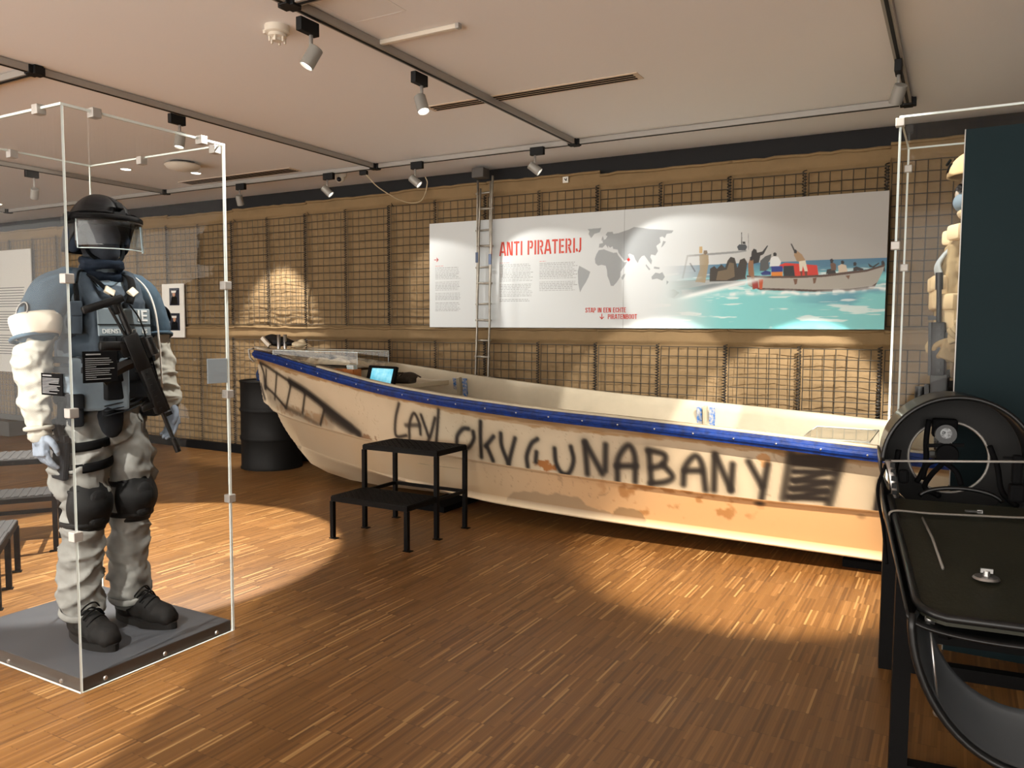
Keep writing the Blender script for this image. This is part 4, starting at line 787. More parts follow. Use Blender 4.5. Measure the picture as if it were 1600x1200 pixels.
# ---- black steps
def steps(label, loc, rz, zt=(.575, .277), xs=.60, group='black metal step units', ribs=False):
    t = thing('step_stool', label, 'steps', loc, rz, group)
    b = .018
    yn, ym, yb = -.33, -.01, .33
    legs = [(-xs/2, yn, zt[1]), (xs/2, yn, zt[1]), (-xs/2, ym, zt[0]), (xs/2, ym, zt[0]), (-xs/2, yb, zt[0]), (xs/2, yb, zt[0])]
    for x, y, h in legs:
        bm = NB(); box(bm, (x, y, (h-.03)/2+.004), (b*1.5, b*1.5, h-.038)); l = obj('leg', bm, M['black_metal'], t)
        bm = NB(); box(bm, (x+.008 if x > 0 else x+.008, y, .002), (.055, .04, .004)); obj('foot_plate', bm, M['black_metal'], l)
    def frame(x0, x1, y0, y1, z):
        bm = NB()
        for c, s in (((0, y0, z), (x1-x0+b, b, .03)), ((0, y1, z), (x1-x0+b, b, .03)), ((x0, (y0+y1)/2, z), (b, y1-y0, .03)), ((x1, (y0+y1)/2, z), (b, y1-y0, .03))): box(bm, c, s)
        return bm
    obj('top_frame', frame(-xs/2, xs/2, ym, yb, zt[0]-.015), M['black_metal'], t)
    obj('lower_frame', frame(-xs/2, xs/2, yn, ym, zt[1]-.015), M['black_metal'], t)
    bm = NB(); z = zt[1]-.02
    box(bm, (0, yb, z), (xs, b, .022)); box(bm, (-xs/2, (ym+yb)/2, z), (b, yb-ym, .022)); box(bm, (xs/2, (ym+yb)/2, z), (b, yb-ym, .022)); obj('brace', bm, M['black_metal'], t)
    for y0, y1, z in ((ym, yb, zt[0]), (yn, ym, zt[1])):
        bm = NB(); box(bm, (0, (y0+y1)/2, z+.003), (xs+.01, y1-y0+.01, .006)); tr = obj('tread', bm, M['grey_slat'] if ribs else M['rubber'], t)
        bm = NB()
        if ribs:
            n = 13
            for i in range(n): box(bm, (-xs/2+xs*(i+.5)/n, (y0+y1)/2, z+.008), (.022, y1-y0-.01, .006))
        else:
            for i in range(22):
                for j in range(12):
                    box(bm, (-xs/2+.02+(xs-.04)*i/21, y0+.02+(y1-y0-.04)*j/11, z+.007), (.017, .005, .003), (0, 0, .785 if (i+j) % 2 else -.785))
        g = obj('grip_pattern', bm, M['grey_slat'] if ribs else M['rubber'], tr)
        if ribs: g['label'] = 'ribbed grey rubber strips'
    return t
steps('black two-step metal stool standing on the parquet in front of the boat', (-3.205, 4.185, 0), 0)
steps('ribbed two-step stool behind the glass case, its higher top reaching the frame edge', (-5.20, 2.73, 0), .95+PI, xs=.58, ribs=True)
steps('lower ribbed metal step unit behind the glass case, nearest the mannequin legs', (-4.42, 2.02, 0), .95+PI/2*2, zt=(.30, .29), xs=.52, ribs=True)
# ================================================================== ceiling fittings
def tracks():
    def tr(label, a, b, gap=None):
        ax = Vector(a); bx = Vector(b); L = (bx-ax).length; ang = math.atan2((bx-ax).y, (bx-ax).x)
        t = thing('lighting_track', label, 'lighting track', ((ax.x+bx.x)/2, (ax.y+bx.y)/2, CZ), ang, 'silver ceiling tracks')
        bm = NB(); box(bm, (0, 0, -.022), (L, .042, .036)); obj('rail', bm, M['track'], t)
        bm = NB(); box(bm, (0, 0, -.041), (L, .016, .003)); obj('slot', bm, M['track_dark'], t)
        return t
    xs = (-.31, -2.56, -4.49, -7.26)
    y1 = 5.50
    tr('silver ceiling track at the right, ending over the right glass case', (-.31, -1, 0), (-.31, y1-.05, 0))
    tr('silver ceiling track carrying the two big spotlights in the middle', (-2.56, -1, 0), (-2.56, y1-.05, 0))
    tr('silver ceiling track passing above the left glass case', (-4.47, -1, 0), (-4.47, y1-.05, 0))
    tr('silver ceiling track seen through the left glass case', (-7.26, -1, 0), (-7.26, y1-.05, 0))
    tr('silver ceiling track furthest left, seen low behind the glass case', (-10.2, 0, 0), (-10.2, y1-.05, 0))
    tr('silver ceiling track along the poster wall, right stretch', (-2.51, y1, 0), (-.36, y1, 0))
    tr('silver ceiling track along the wall between the two middle cross tracks', (-4.42, y1, 0), (-2.61, y1, 0))
    tr('silver ceiling track along the wall above the bow', (-7.21, y1, 0), (-4.52, y1, 0))
    tr('silver ceiling track along the wall at the far left', (-10.15, y1, 0), (-7.31, y1, 0))
    tr('short cross track at the top centre edge of the view', (-2.51, 2.58, 0), (-.36, 2.58, 0))
    tr('short cross track at the left edge, joining above the glass case', (-7.21, 2.58, 0), (-4.52, 2.58, 0))
    J = {(-.31, y1): 'black track joint at the right over the glass case', (-2.56, y1): 'black track joint above the world map of the poster', (-4.47, y1): 'black track joint above the camera dome and cable',
         (-7.26, y1): 'black track joint seen through the left glass case', (-10.2, y1): 'black track joint furthest left', (-2.56, 2.58): 'black track joint at the top, beside the biggest spotlight', (-4.47, 2.58): 'black track joint above the left glass case'}
    for (x, y), lb in J.items():
        bm = NB(); box(bm, (0, 0, -.024), (.09, .052, .047), None, .003); box(bm, (0, 0, -.024), (.052, .09, .046), None, .003)
        tag(obj('track_joint', bm, M['track_dark']), lb, 'track joint', 'black joints of the ceiling tracks').location = (x, y, CZ-.0005)
tracks()
def lamp(label, pos, aim, alongx):
    """pos = centre of the head"""
    p = Vector(pos); d = (Vector(aim)-p).normalized()
    t = thing('track_spotlight', label, 'spotlight', (p.x, p.y, CZ-.042), 0, 'grey track spotlights')
    o = Vector((p.x, p.y, CZ-.042)); L = lambda v: Vector(v)-o
    bm = NB(); s = (.115, .034, .06) if alongx else (.034, .115, .06); box(bm, (0.02 if alongx else 0, 0 if alongx else -.02, -.03), s, None, .003); obj('adapter', bm, M['track_dark'], t)
    top = Vector((0, 0, -.06)); piv = L(p)+Vector((0, 0, .045))
    bm = NB(); sweep(bm, [top, piv, piv-Vector((0, 0, .02))], .009, 8); obj('neck', bm, M['clip'], t, True)
    R = d.to_track_quat('Z', 'Y').to_matrix()
    prof = [(0, -.05), (.030, -.05), (.033, -.047), (.033, .045), (.030, .048), (.028, .040), (.0, .040)]
    bm = NB(); lathe(bm, prof[:-1], 24, L(p), rot=R); obj('head', bm, M['head'], t, 'a')
    bm = NB(); lathe(bm, [(0, .038), (.029, .038), (.029, .034), (0, .034)], 20, L(p), rot=R); ln = obj('lens', bm, M['lens'], t); ln['label'] = 'glowing white lens'
    return t
LB = {'figure': 'largest grey spotlight at the top centre, nearest the smoke detector', 'middle': 'second grey spotlight on the middle track, left of the long air vent',
      'wall_a': 'grey spotlight on the wall track above the map of the poster', 'wall_b': 'grey spotlight on the wall track just left of the ladder', 'wall_c': 'grey spotlight hanging below the camera dome',
      'bow': 'grey spotlight on the wall track over the bow of the boat', 'stern': 'grey spotlight on the right-hand track above the right glass case', 'behind': 'grey spotlight above the rear corner of the left glass case'}
for k, (a, b, w, d, bl) in SPOTS.items(): lamp(LB[k], a, b, k.startswith('wall') or k == 'bow')
lamp('grey spotlight at the far left edge, on the track behind the glass case', (-7.26, 4.15, 2.56), (-8.4, 4.6, 1.0), False)
# unseen lamps above the view, inferred from the lit floor and lower wall
lamp('grey spotlight on the right-hand track over the front of the pod, second nearest', (-.31, 2.95, 2.6), (-1.0, 4.75, 0), False)
lamp('grey spotlight on the right-hand track, nearest to the viewer', (-.31, 2.62, 2.6), (-2.05, 6.1, .85), False)
# air vents
def vent(label, x0, x1, y, n, w):
    t = thing('air_vent', label, 'air vent', ((x0+x1)/2, y, CZ), 0, 'slotted vents in the ceiling')
    bm = NB(); box(bm, (0, 0, -.002), (x1-x0, w, .004)); obj('frame', bm, mat('vent_plaster', C8(206, 188, 168), .8), t)
    for i in range(n):
        bm = NB(); box(bm, (0, -w/2+w*(i+.8)/(n+.6), -.0045), (x1-x0-.06, w/(n+.6)*.5, .003)); obj('slot', bm, M['black'], t)
vent('long three-slot air vent crossing the middle ceiling track', -3.04, -1.60, 4.30, 3, .12)
vent('long slotted air vent in the ceiling behind the left glass case', -6.75, -5.25, 5.34, 5, .16)
# smoke detector
t = thing('smoke_detector', 'white smoke detector on the ceiling left of the largest spotlight', 'smoke detector', (-2.86, 2.80, CZ))
bm = NB(); lathe(bm, [(0, 0), (.058, 0), (.058, -.03), (.05, -.036), (0, -.036)], 28); obj('base', bm, M['white_plastic'], t, 'a')
bm = NB(); lathe(bm, [(.042, -.036), (.044, -.05), (.026, -.056), (.024, -.068), (0, -.07)], 24)
for a in range(6): box(bm, (.036*math.cos(a*PI/3), .036*math.sin(a*PI/3), -.06), (.008, .008, .03))
obj('sensor_cage', bm, M['white_plastic'], t, 'a')
bm = NB(); box(bm, (-.07, 0, -.012), (.03, .02, .018)); obj('cable_gland', bm, M['white_plastic'], t)
t = thing('ceiling_speaker', 'round pale ceiling fitting seen through the left glass case', 'ceiling fitting', (-5.90, 4.65, CZ))
bm = NB(); lathe(bm, [(0, 0), (.10, 0), (.10, -.02), (0, -.02)], 28); obj('collar', bm, M['track_dark'], t, 'a')
bm = NB(); lathe(bm, [(.135, -.02), (.15, -.03), (.13, -.055), (.06, -.075), (0, -.08)], 32); obj('cover', bm, M['white_plastic'], t, 'a')
for p, lb in (((-6.62, 4.61), 'small lit ceiling downlight left of the round ceiling fitting'), ((-6.20, 5.03), 'small lit ceiling downlight right of the round ceiling fitting'), ((-9.85, 5.2), 'small lit ceiling downlight at the far left edge')):
    t = thing('downlight', lb, 'downlight', (*p, CZ), 0, 'small ceiling downlights')
    bm = NB(); lathe(bm, [(.045, 0), (.055, -.004), (.05, -.007), (.04, -.003)], 20); obj('ring', bm, M['white_plastic'], t, 'a')
    bm = NB(); lathe(bm, [(0, -.004), (.042, -.004), (.042, -.001), (0, -.001)], 20); obj('lens', bm, M['lens'], t)
t = thing('wall_speaker', 'grey box speaker high on the black wall strip above the ladder', 'speaker', (-3.70, 6.0, 2.735))
bm = NB(); box(bm, (0, 0, 0), (.12, .11, .085), None, .006); obj('cabinet', bm, mat('speaker_grey', C8(86, 82, 78), .6), t)
bm = NB(); box(bm, (0, .07, 0), (.03, .05, .03)); obj('bracket', bm, M['track_dark'], t)
t = thing('security_camera', 'white dome security camera with dark eye on the ceiling near the wall', 'camera', (-4.97, 5.62, CZ))
bm = NB(); lathe(bm, [(0, 0), (.055, 0), (.055, -.03), (.045, -.05), (0, -.05)], 24); obj('base', bm, M['white_plastic'], t, 'a')
bm = NB(); ell(bm, (0, -.008, -.06), (.042, .042, .042)); obj('dome', bm, M['white_plastic'], t, True)
bm = NB(); ell(bm, (.012, -.036, -.075), (.022, .022, .022)); obj('eye', bm, mat('dark_blue_lens', C8(10, 14, 34), .15), t, True)
t = thing('cable', 'loose white cable looping from a black plug above the bow', 'cable', (-4.60, 5.5, CZ-.045))
bm = NB(); box(bm, (0, 0, -.02), (.08, .03, .035), None, .003); obj('plug', bm, M['track_dark'], t)
bm = NB(); sweep(bm, curve_pts([(.02, 0, -.03), (.05, .15, -.13), (.13, .4, -.22), (.22, .55, -.2), (.27, .58, -.05), (.26, .56, .02)], 8), .005, 6); obj('cord', bm, mat('cream_cord', C8(206, 188, 156), .6), t, True)
t = thing('emergency_batten', 'slim white batten fixed to the ceiling right of the largest spotlight', 'batten', (-2.34, 3.18, CZ))
bm = NB(); box(bm, (0, 0, -.012), (.50, .028, .022), None, .004); obj('housing', bm, M['white_plastic'], t)
bm = NB(); box(bm, (.255, 0, -.012), (.02, .03, .024), None, .003); obj('end_cap', bm, M['clip'], t)
bm = NB()
for c, s in (((-.0, .14, -.001), (.30, .006, .002)), ((.0, -.14, -.001), (.30, .006, .002)), ((.15, 0, -.001), (.006, .28, .002)), ((-.15, 0, -.001), (.006, .28, .002))): box(bm, c, s)
box(bm, (0, 0, -.0006), (.294, .274, .0012)); tag(obj('ceiling_hatch', bm, mat('hatch_paint', C8(232, 230, 229), .9)), 'square flush access hatch in the ceiling between track and batten', 'hatch').location = (-2.36, 2.80, CZ)
# small sign on the hem above the poster
bm = NB(); box(bm, (0, 0, 0), (.05, .006, .05)); sg = tag(obj('arrow_sign', bm, M['paper']), 'tiny white square sign with dark arrow on the fabric hem above the poster', 'sign'); sg.location = (-2.92, 6.10, 2.63)
bm = NB(); box(bm, (0, -.004, 0), (.026, .002, .007), (0, .8, 0)); box(bm, (.01, -.004, .004), (.007, .002, .02)); obj('arrow', bm, M['black'], sg)
# ================================================================== glass cases
def glass_case(name, label, x0, x1, y0, y1, h, base_h, base_mat, side_mat, clips, screws=True):
    cx, cy = (x0+x1)/2, (y0+y1)/2; w, d = x1-x0, y1-y0; th = .009
    t = thing(name, label, 'glass case', (cx, cy, 0))
    bm = NB(); box(bm, (0, 0, base_h/2), (w-2*th-.006, d-2*th-.006, base_h)); b = obj('base', bm, side_mat, t)
    bm = NB(); box(bm, (0, 0, base_h+.001), (w-2*th-.01, d-2*th-.01, .002)); obj('base_top', bm, base_mat, b)
    P = [('front_panel', (0, -d/2+th/2, h/2), (w, th, h-.002)), ('back_panel', (0, d/2-th/2, h/2), (w, th, h-.002)),
         ('side_panel', (-w/2+th/2, 0, h/2), (th, d-2*th-.002, h-.002)), ('side_panel', (w/2-th/2, 0, h/2), (th, d-2*th-.002, h-.002)), ('top_panel', (0, 0, h+th/2), (w, d, th))]
    for nm, c, s in P:
        me = bpy.data.meshes.new(nm); bm = NB(); box(bm, c, s)
        thin = min(s)
        for f in bm.faces:
            # narrow polished edges of the sheet are a different finish from its faces
            a = [e.calc_length() for e in f.edges]
            f.material_index = 1 if min(a) <= thin+1e-5 else 0
        obj(nm, bm, None, t, mats=[M['glass'], M['edge']])
    for c in clips:
        bm = NB(); box(bm, (c[0]-cx, c[1]-cy, c[2]), (.036, .036, .036), None, .003); obj('clip', bm, M['clip'], t)
    if screws:
        for x in (-w/2+.12, 0, w/2-.12):
            bm = NB(); lathe(bm, [(0, 0), (.009, 0), (.007, .005), (0, .006)], 12, (x, -d/2, base_h*.5), rot=Matrix.Rotation(PI/2, 3, 'X')); obj('screw', bm, M['steel'], t, 'a')
        for y in (-d/2+.1, 0, d/2-.1):
            bm = NB(); lathe(bm, [(0, 0), (.009, 0), (.007, .005), (0, .006)], 12, (w/2, y, base_h*.5), rot=Matrix.Rotation(PI/2, 3, 'Y')); obj('screw', bm, M['steel'], t, 'a')
    return t
CX0, CX1, CY0, CY1, CH = -3.77, -2.81, 1.708, 2.434, 2.165
cl = [(CX1-.006, CY0+.006, z) for z in (1.55, 1.06, .60)]+[(CX1-.006, CY1-.006, z) for z in (1.56, 1.08, .61)]
cl += [(CX1-.14, CY0+.004, CH), (CX1-.004, CY0+.13, CH), (CX1-.004, CY1-.12, CH), (CX1-.06, CY1-.004, CH-.01), (CX0+.4, CY1-.004, CH-.01), (CX0+.004, CY0+.35, CH-.01)]
cl += [(CX0+.006, CY1-.006, z) for z in (1.55, 1.06, .60)]
glass_case('display_case', 'tall clear glass case on dark base around the helmeted mannequin', CX0, CX1, CY0, CY1, CH, .048, M['plinth'], M['plinth_side'], cl)
# plaques on the panes
def plaque(label, loc, rz, w, h, m, lines=True):
    t = thing('info_plaque', label, 'plaque', loc, rz)
    bm = NB(); box(bm, (0, 0, 0), (w, .004, h), None, .001); obj('plate', bm, m, t)
    if lines:
        bm = NB(); r = random.Random(int(w*1000)); n = 11
        box(bm, (-w*.2, -.0026, h*.40), (w*.42, .0012, .005))
        for i in range(n):
            l = w*.86*(r.uniform(.75, 1) if i % 5 != 4 else .35); box(bm, (-w*.43+l/2, -.0026, h*.27-i*h*.066), (l, .0012, .0024))
        obj('printed_lines', bm, mat('pale_print', C8(150, 152, 154), .7), t)
plaque('black text plaque on the right glass pane, in front of the mannequin belly', (CX1+.003, 1.825, 1.226), PI/2, .138, .118, M['black'])
plaque('smaller black text plaque on the front pane, left of the glass corner', (-2.915, CY0-.003, 1.162), 0, .135, .082, M['black'])
plaque('blank pale blue back of a plaque at the right edge of the glass case', (CX1+.003, 2.365, 1.186), PI/2, .105, .108, mat('pale_plaque', C8(140, 150, 156), .5), False)
# case with the tan-helmeted soldier
glass_case('display_case', 'tall glass case at the right behind the teal panel', -.250, .85, 3.87, 4.555, 2.30, .328, M['plinth'], M['teal'],
           [(-.246, 3.874, z) for z in (2.28, 1.75)]+[(-.244, 4.549, z) for z in (2.2, 1.7)], False)
bm = NB(); box(bm, (.80, 3.83, 1.105), (1.6, .03, 2.21)); tag(obj('exhibit_panel', bm, M['teal']), 'tall dark teal panel standing in front of the right glass case', 'panel')
bm = NB(); box(bm, (.002, 3.83, 1.105), (.004, .032, 2.21)); e_ = obj('edge_strip', bm, M['clip'], bpy.data.objects['exhibit_panel'])
# ================================================================== the cut-open vehicle pod on its stand
M['ring'] = mat('dark_bulkhead', C8(22, 21, 20), .6, spec=.25)
def pod():
    O = Vector((.03, 3.2, 0)); rz = math.radians(6.3)
    st = thing('pod_stand', 'black square-tube steel stand under the open pod', 'stand', O, rz)
    b = .05; xl, xr, yn, yf = -.196, .36, -.54, .32
    for x in (xl, xr):
        for y, h in ((yn, .66), (yf, .74)):
            bm = NB(); box(bm, (x, y, h/2), (b, b, h)); obj('leg', bm, M['black_metal'], st)
    for y in (yn, yf):
        bm = NB(); box(bm, ((xl+xr)/2, y, .025), (xr-xl-b, b, .05)); obj('bottom_rail', bm, M['black_metal'], st)
        if y == yf: 
            bm = NB(); box(bm, ((xl+xr)/2, y, .16), (xr-xl-b, b*.9, .05)); obj('middle_rail', bm, M['black_metal'], st)
    for x in (xr,):
        bm = NB(); box(bm, (x, (yn+yf)/2, .025), (b, yf-yn-b, .05)); obj('side_rail', bm, M['black_metal'], st)
    bm = NB(); sweep(bm, [(.02, yf-.03, .17), (-.10, yf-.03, .70)], .03, 4); obj('diagonal_brace', bm, M['black_metal'], st)
    for y, z in ((yn, .645), (yf, .60)):
        bm = NB(); box(bm, ((xl+xr)/2, y, z-.005), (xr-xl-b, b*.8, .03)); obj('top_rail', bm, M['black_metal'], st)
    t = thing('pod', 'black cut-open craft pod with round hoop, dials and olive lid on a black stand', 'pod', O, rz)
    ZC, R = .905, .245
    # tub: U sections from the hoop to the front edge
    ys = np.linspace(.42, -1.0, 44); secs = []
    for y in ys:
        f = np.clip((.05-y)/1.05, 0, 1); rimz = .90-.115*np.clip((.12-y)/.22, 0, 1)-.118*np.clip((-.1-y)/.9, 0, 1)
        w = .245-.03*f; d = (.205*(1-f)**1.3+.045); 
        row = []
        for k in range(25):
            a = PI*k/24; row.append((-w*math.cos(a), y, rimz-d*math.sin(a)**.8))
        secs.append(row)
    P = np.array(secs); o = link('tub', grid_mesh(P), M['shell'], t, True); md = o.modifiers.new('s', 'SOLIDIFY'); md.thickness = .008; md.offset = 1
    # hoop: upper half-shell with rolled lip
    prof = [(R, -.02), (R+.004, -.012), (R, 0), (R, .32), (R-.03, .40)]
    bm = NB(); n = 48
    rings = []
    for i in range(n+1):
        a = PI*i/n; row = []
        for r, yy in prof: row.append(bm.verts.new((-r*math.cos(a), .05+yy, ZC-.01+r*math.sin(a))))
        rings.append(row)
    for i in range(n):
        for k in range(len(prof)-1): bm.faces.new((rings[i][k], rings[i+1][k], rings[i+1][k+1], rings[i][k+1]))
    o = obj('hoop', bm, M['shell'], t, True); md = o.modifiers.new('s', 'SOLIDIFY'); md.thickness = .010; md.offset = -1
    bm = NB(); sweep(bm, [(-R*math.cos(PI*i/n), .032, ZC-.01+R*math.sin(PI*i/n)) for i in range(n+1)], .009, 8); obj('hoop_lip', bm, M['shell'], t, True)
    # bulkhead ring with the round opening
    bm = NB(); A = []; B = []; hr = .137
    for i in range(64):
        a = 2*PI*i/64; ro = R-.012
        A.append((ro*math.cos(a), ro*math.sin(a))); B.append((hr*math.cos(a), hr*math.sin(a)))
    for yy in (.25, .262):
        va = [bm.verts.new((x, yy, ZC-.01+z)) for x, z in A]; vb = [bm.verts.new((x-.01, yy, ZC-.012+z)) for x, z in B]
        for i in range(64): bm.faces.new((va[i], va[(i+1) % 64], vb[(i+1) % 64], vb[i]))
    obj('bulkhead_ring', bm, M['ring'], t, True)
    bm = NB(); sweep(bm, [(hr*math.cos(2*PI*i/48)-.01, .25, ZC-.012+hr*math.sin(2*PI*i/48)) for i in range(48)], .005, 6, closed=True); obj('opening_rim', bm, M['track'], t, True)
    # side lining with mounting strip
    bm = NB(); sweep(bm, curve_pts([(-.225, .03, .90), (-.215, .0, .86), (-.205, -.02, .80), (-.208, -.06, .76)], 5), .016, 6, sq=(.5, 1)); obj('mounting_strip', bm, M['steel'], t, True)
    for i, (y, z) in enumerate(((.02, .885), (.01, .862), (.0, .84), (-.01, .815), (-.025, .79))):
        bm = NB(); box(bm, (-.214+.002*i, y-.012, z), (.016, .012, .018)); obj('clip_block', bm, M['track_dark'], t)
    bm = NB(); box(bm, (-.175, .02, .845), (.035, .04, .05), None, .01); obj('junction_box', bm, M['black'], t)
    # lid: flat plate in a rounded rim
    def lidpt(u, v): # u -1..1, v 0 back..1 front
        y = -.08-.92*v; z = .787-.120*v; return Vector((u*(.222-.030*v), y, z))
    cor = .10; poly = [lidpt(-1, 0), lidpt(1, 0), lidpt(1, 1-cor)]
    for i in range(1, 6): a = PI/2*i/6; poly.append(lidpt(1-(1-math.cos(a))*.42, 1-cor+cor*math.sin(a)))
    for i in range(1, 7): a = PI/2*i/6; poly.append(lidpt(-1+(1-math.sin(a))*.42, 1-cor+cor*math.cos(a)))
    bm = NB(); top = [bm.verts.new(p+Vector((0, 0, -.006))) for p in poly]; bot = [bm.verts.new(p+Vector((0, 0, -.02))) for p in poly]
    bm.faces.new(top); bm.faces.new(bot[::-1])
    for i in range(len(poly)): bm.faces.new((top[i], top[(i+1) % len(poly)], bot[(i+1) % len(poly)], bot[i]))
    lid = obj('lid', bm, M['olive'], t); lid['label'] = 'flat olive black lid plate'
    bm = NB(); rim = [lidpt(-1, -.0)]; rim = poly[1:]+[poly[0]]
    sweep(bm, rim, .011, 8); obj('lid_rim', bm, M['shell'], t, True)
    nrm = Vector((0, -.13, 1)).normalized()
    bm = NB(); a, c = lidpt(-.62, .22), lidpt(-.55, .66); sweep(bm, [a+nrm*.0, a.lerp(c, .5)+nrm*.012, c+nrm*.0], .006, 6, sq=(1, .6)); obj('handle', bm, M['strap'], lid, True)
    p = lidpt(-.05, .70); bm = NB(); lathe(bm, [(0, 0), (.034, .0), (.03, .006), (.010, .008), (.009, .022), (0, .024)], 20, p); box(bm, p+Vector((0, 0, .022)), (.03, .008, .012)); obj('latch', bm, M['steel'], lid, 'a')
    p = lidpt(.12, .10); bm = NB(); box(bm, p+Vector((0, 0, .0)), (.05, .012, .006), (0, 0, .3)); box(bm, p+Vector((.02, .008, 0)), (.016, .012, .01), None); obj('hinge_pin', bm, M['steel'], lid)
    bm = NB(); q = [lidpt(-1.07, .21)+Vector((0, 0, -.03)), lidpt(-1.03, .21)+Vector((0, 0, .012)), lidpt(-.5, .19)+Vector((0, 0, .008)), lidpt(.5, .16)+Vector((0, 0, .008)), lidpt(1.04, .16)+Vector((0, 0, .010)), lidpt(1.08, .16)+Vector((0, 0, -.03))]
    sweep(bm, curve_pts(q, 5), .011, 6, sq=(.35, 1)); r = obj('lid_strap', bm, M['strap'], t, True); r['label'] = 'grey webbing strap across the lid'
    bm = NB(); sweep(bm, [(-.243, .03, ZC-.01), (.26, -.05, ZC+.035)], .0042, 8); r = obj('cross_rod', bm, M['track'], t, True); r['label'] = 'thin pale rod across the hoop'
    bm = NB(); sweep(bm, curve_pts([(-.236, .03, .88), (-.262, -.05, .80), (-.246, -.2, .70), (-.235, -.3, .60)], 6), .006, 6); obj('side_cable', bm, M['black'], t, True)
    # instruments hanging in the opening
    ig = bpy.data.objects.new('instrument_cluster', None); COL.objects.link(ig); ig.parent = t; ig.location = (-.03, .21, .98)
    bm = NB(); box(bm, (0, 0, .03), (.085, .05, .07), None, .008); obj('housing', bm, M['black'], ig)
    bm = NB(); lathe(bm, [(0, -.02), (.034, -.02), (.036, -.012), (.036, .03), (0, .03)], 24, (0, -.03, .012), rot=Matrix.Rotation(PI/2, 3, 'X')); obj('upper_dial', bm, M['shell'], ig, 'a')
    bm = NB(); lathe(bm, [(0, 0), (.020, 0), (.018, -.01), (0, -.012)], 16, (0, -.062, .016), rot=Matrix.Rotation(PI/2, 3, 'X')); ell(bm, (-.008, -.062, .018), (.006, .004, .006)); obj('dial_glass', bm, mat('dial_glint', C8(120, 124, 126), .15, col2=C8(14, 14, 16), vscale=90), ig, 'a')
    bm = NB(); box(bm, (0, -.055, -.03), (.12, .02, .012), (0, -.08, 0)); obj('bracket', bm, M['black'], ig)
    bm = NB(); lathe(bm, [(.024, 0), (.038, 0), (.040, .012), (.036, .03), (0, .03)], 24, (.005, -.05, -.062), rot=Matrix.Rotation(PI/2, 3, 'X')); obj('lower_dial', bm, M['black'], ig, 'a')
    bm = NB(); lathe(bm, [(.014, .002), (.024, .002), (.026, -.003), (.014, -.004)], 24, (.005, -.052, -.062), rot=Matrix.Rotation(PI/2, 3, 'X')); obj('dial_ring', bm, M['clip'], ig, 'a')
    bm = NB(); lathe(bm, [(0, 0), (.006, 0), (0, -.005)], 10, (.005, -.05, -.062), rot=Matrix.Rotation(PI/2, 3, 'X')); obj('orange_dot', bm, mat('orange_mark', C8(220, 90, 20), .5), ig)
    for pts in ([(-.085, .20, 1.04), (-.092, .19, .96), (-.090, .19, .88), (-.105, .18, .83), (-.12, .17, .80)], [(-.10, .18, .81), (-.085, .18, .87), (-.04, .18, .885), (.01, .18, .85), (.03, .17, .80)],
                [(-.03, .19, .88), (-.075, .16, .83), (-.095, .12, .79), (-.05, .08, .77)], [(.12, .20, .95), (.14, .15, .88), (.15, .10, .80), (.19, .05, .76)], [(-.19, .10, .93), (-.20, .08, .86), (-.205, .05, .80)]):
        bm = NB(); sweep(bm, curve_pts(pts, 6), .010, 8); obj('cable', bm, M['black'], t, True)
    bm = NB(); sweep(bm, [(.03*1+.13*math.cos(a)-.02, .02, .77+.045*math.sin(a)) for a in np.linspace(.15, PI-.15, 20)], .008, 8); obj('arched_tube', bm, M['shell'], t, True)
    bm = NB(); box(bm, (.175, .0, .90), (.03, .04, .10), None, .008); box(bm, (.175, -.01, .82), (.045, .05, .06), None, .008); sweep(bm, [(.13, -.01, .94), (.17, -.01, .94)], .004, 6); obj('control_lever', bm, M['black'], t)
    # scoop hanging below the front edge
    bm = NB(); n = 30; L = 9; rings = []
    for j in range(L):
        f = j/(L-1); s = 1-.16*f; row = []
        for i in range(n+1):
            a = PI*i/n; row.append(bm.verts.new((.055-.262*s*math.cos(a), -.985+.15*math.sin(f*1.3)-.03*math.sin(a), .655-.345*math.sin(a)*(1-.30*f))))
        rings.append(row)
    for j in range(L-1):
        for i in range(n): bm.faces.new((rings[j][i], rings[j][i+1], rings[j+1][i+1], rings[j+1][i]))
    o = obj('lower_scoop', bm, M['shell_in'], t, True); md = o.modifiers.new('s', 'SOLIDIFY'); md.thickness = .008
    bm = NB(); sweep(bm, [(.055-.264*math.cos(PI*i/n), -.99-.03*math.sin(PI*i/n), .665-.347*math.sin(PI*i/n)) for i in range(n+1)], .011, 8, sq=(1, 1.3)); obj('scoop_lip', bm, M['shell'], t, True)
    bm = NB(); sweep(bm, [(-.165, -.96, .64), (-.140, -.985, .425)], .004, 6); ell(bm, (-.142, -.99, .42), (.011, .011, .011)); box(bm, (-.165, -.955, .645), (.022, .02, .02)); obj('stay_rod', bm, M['steel'], t, True)
pod()
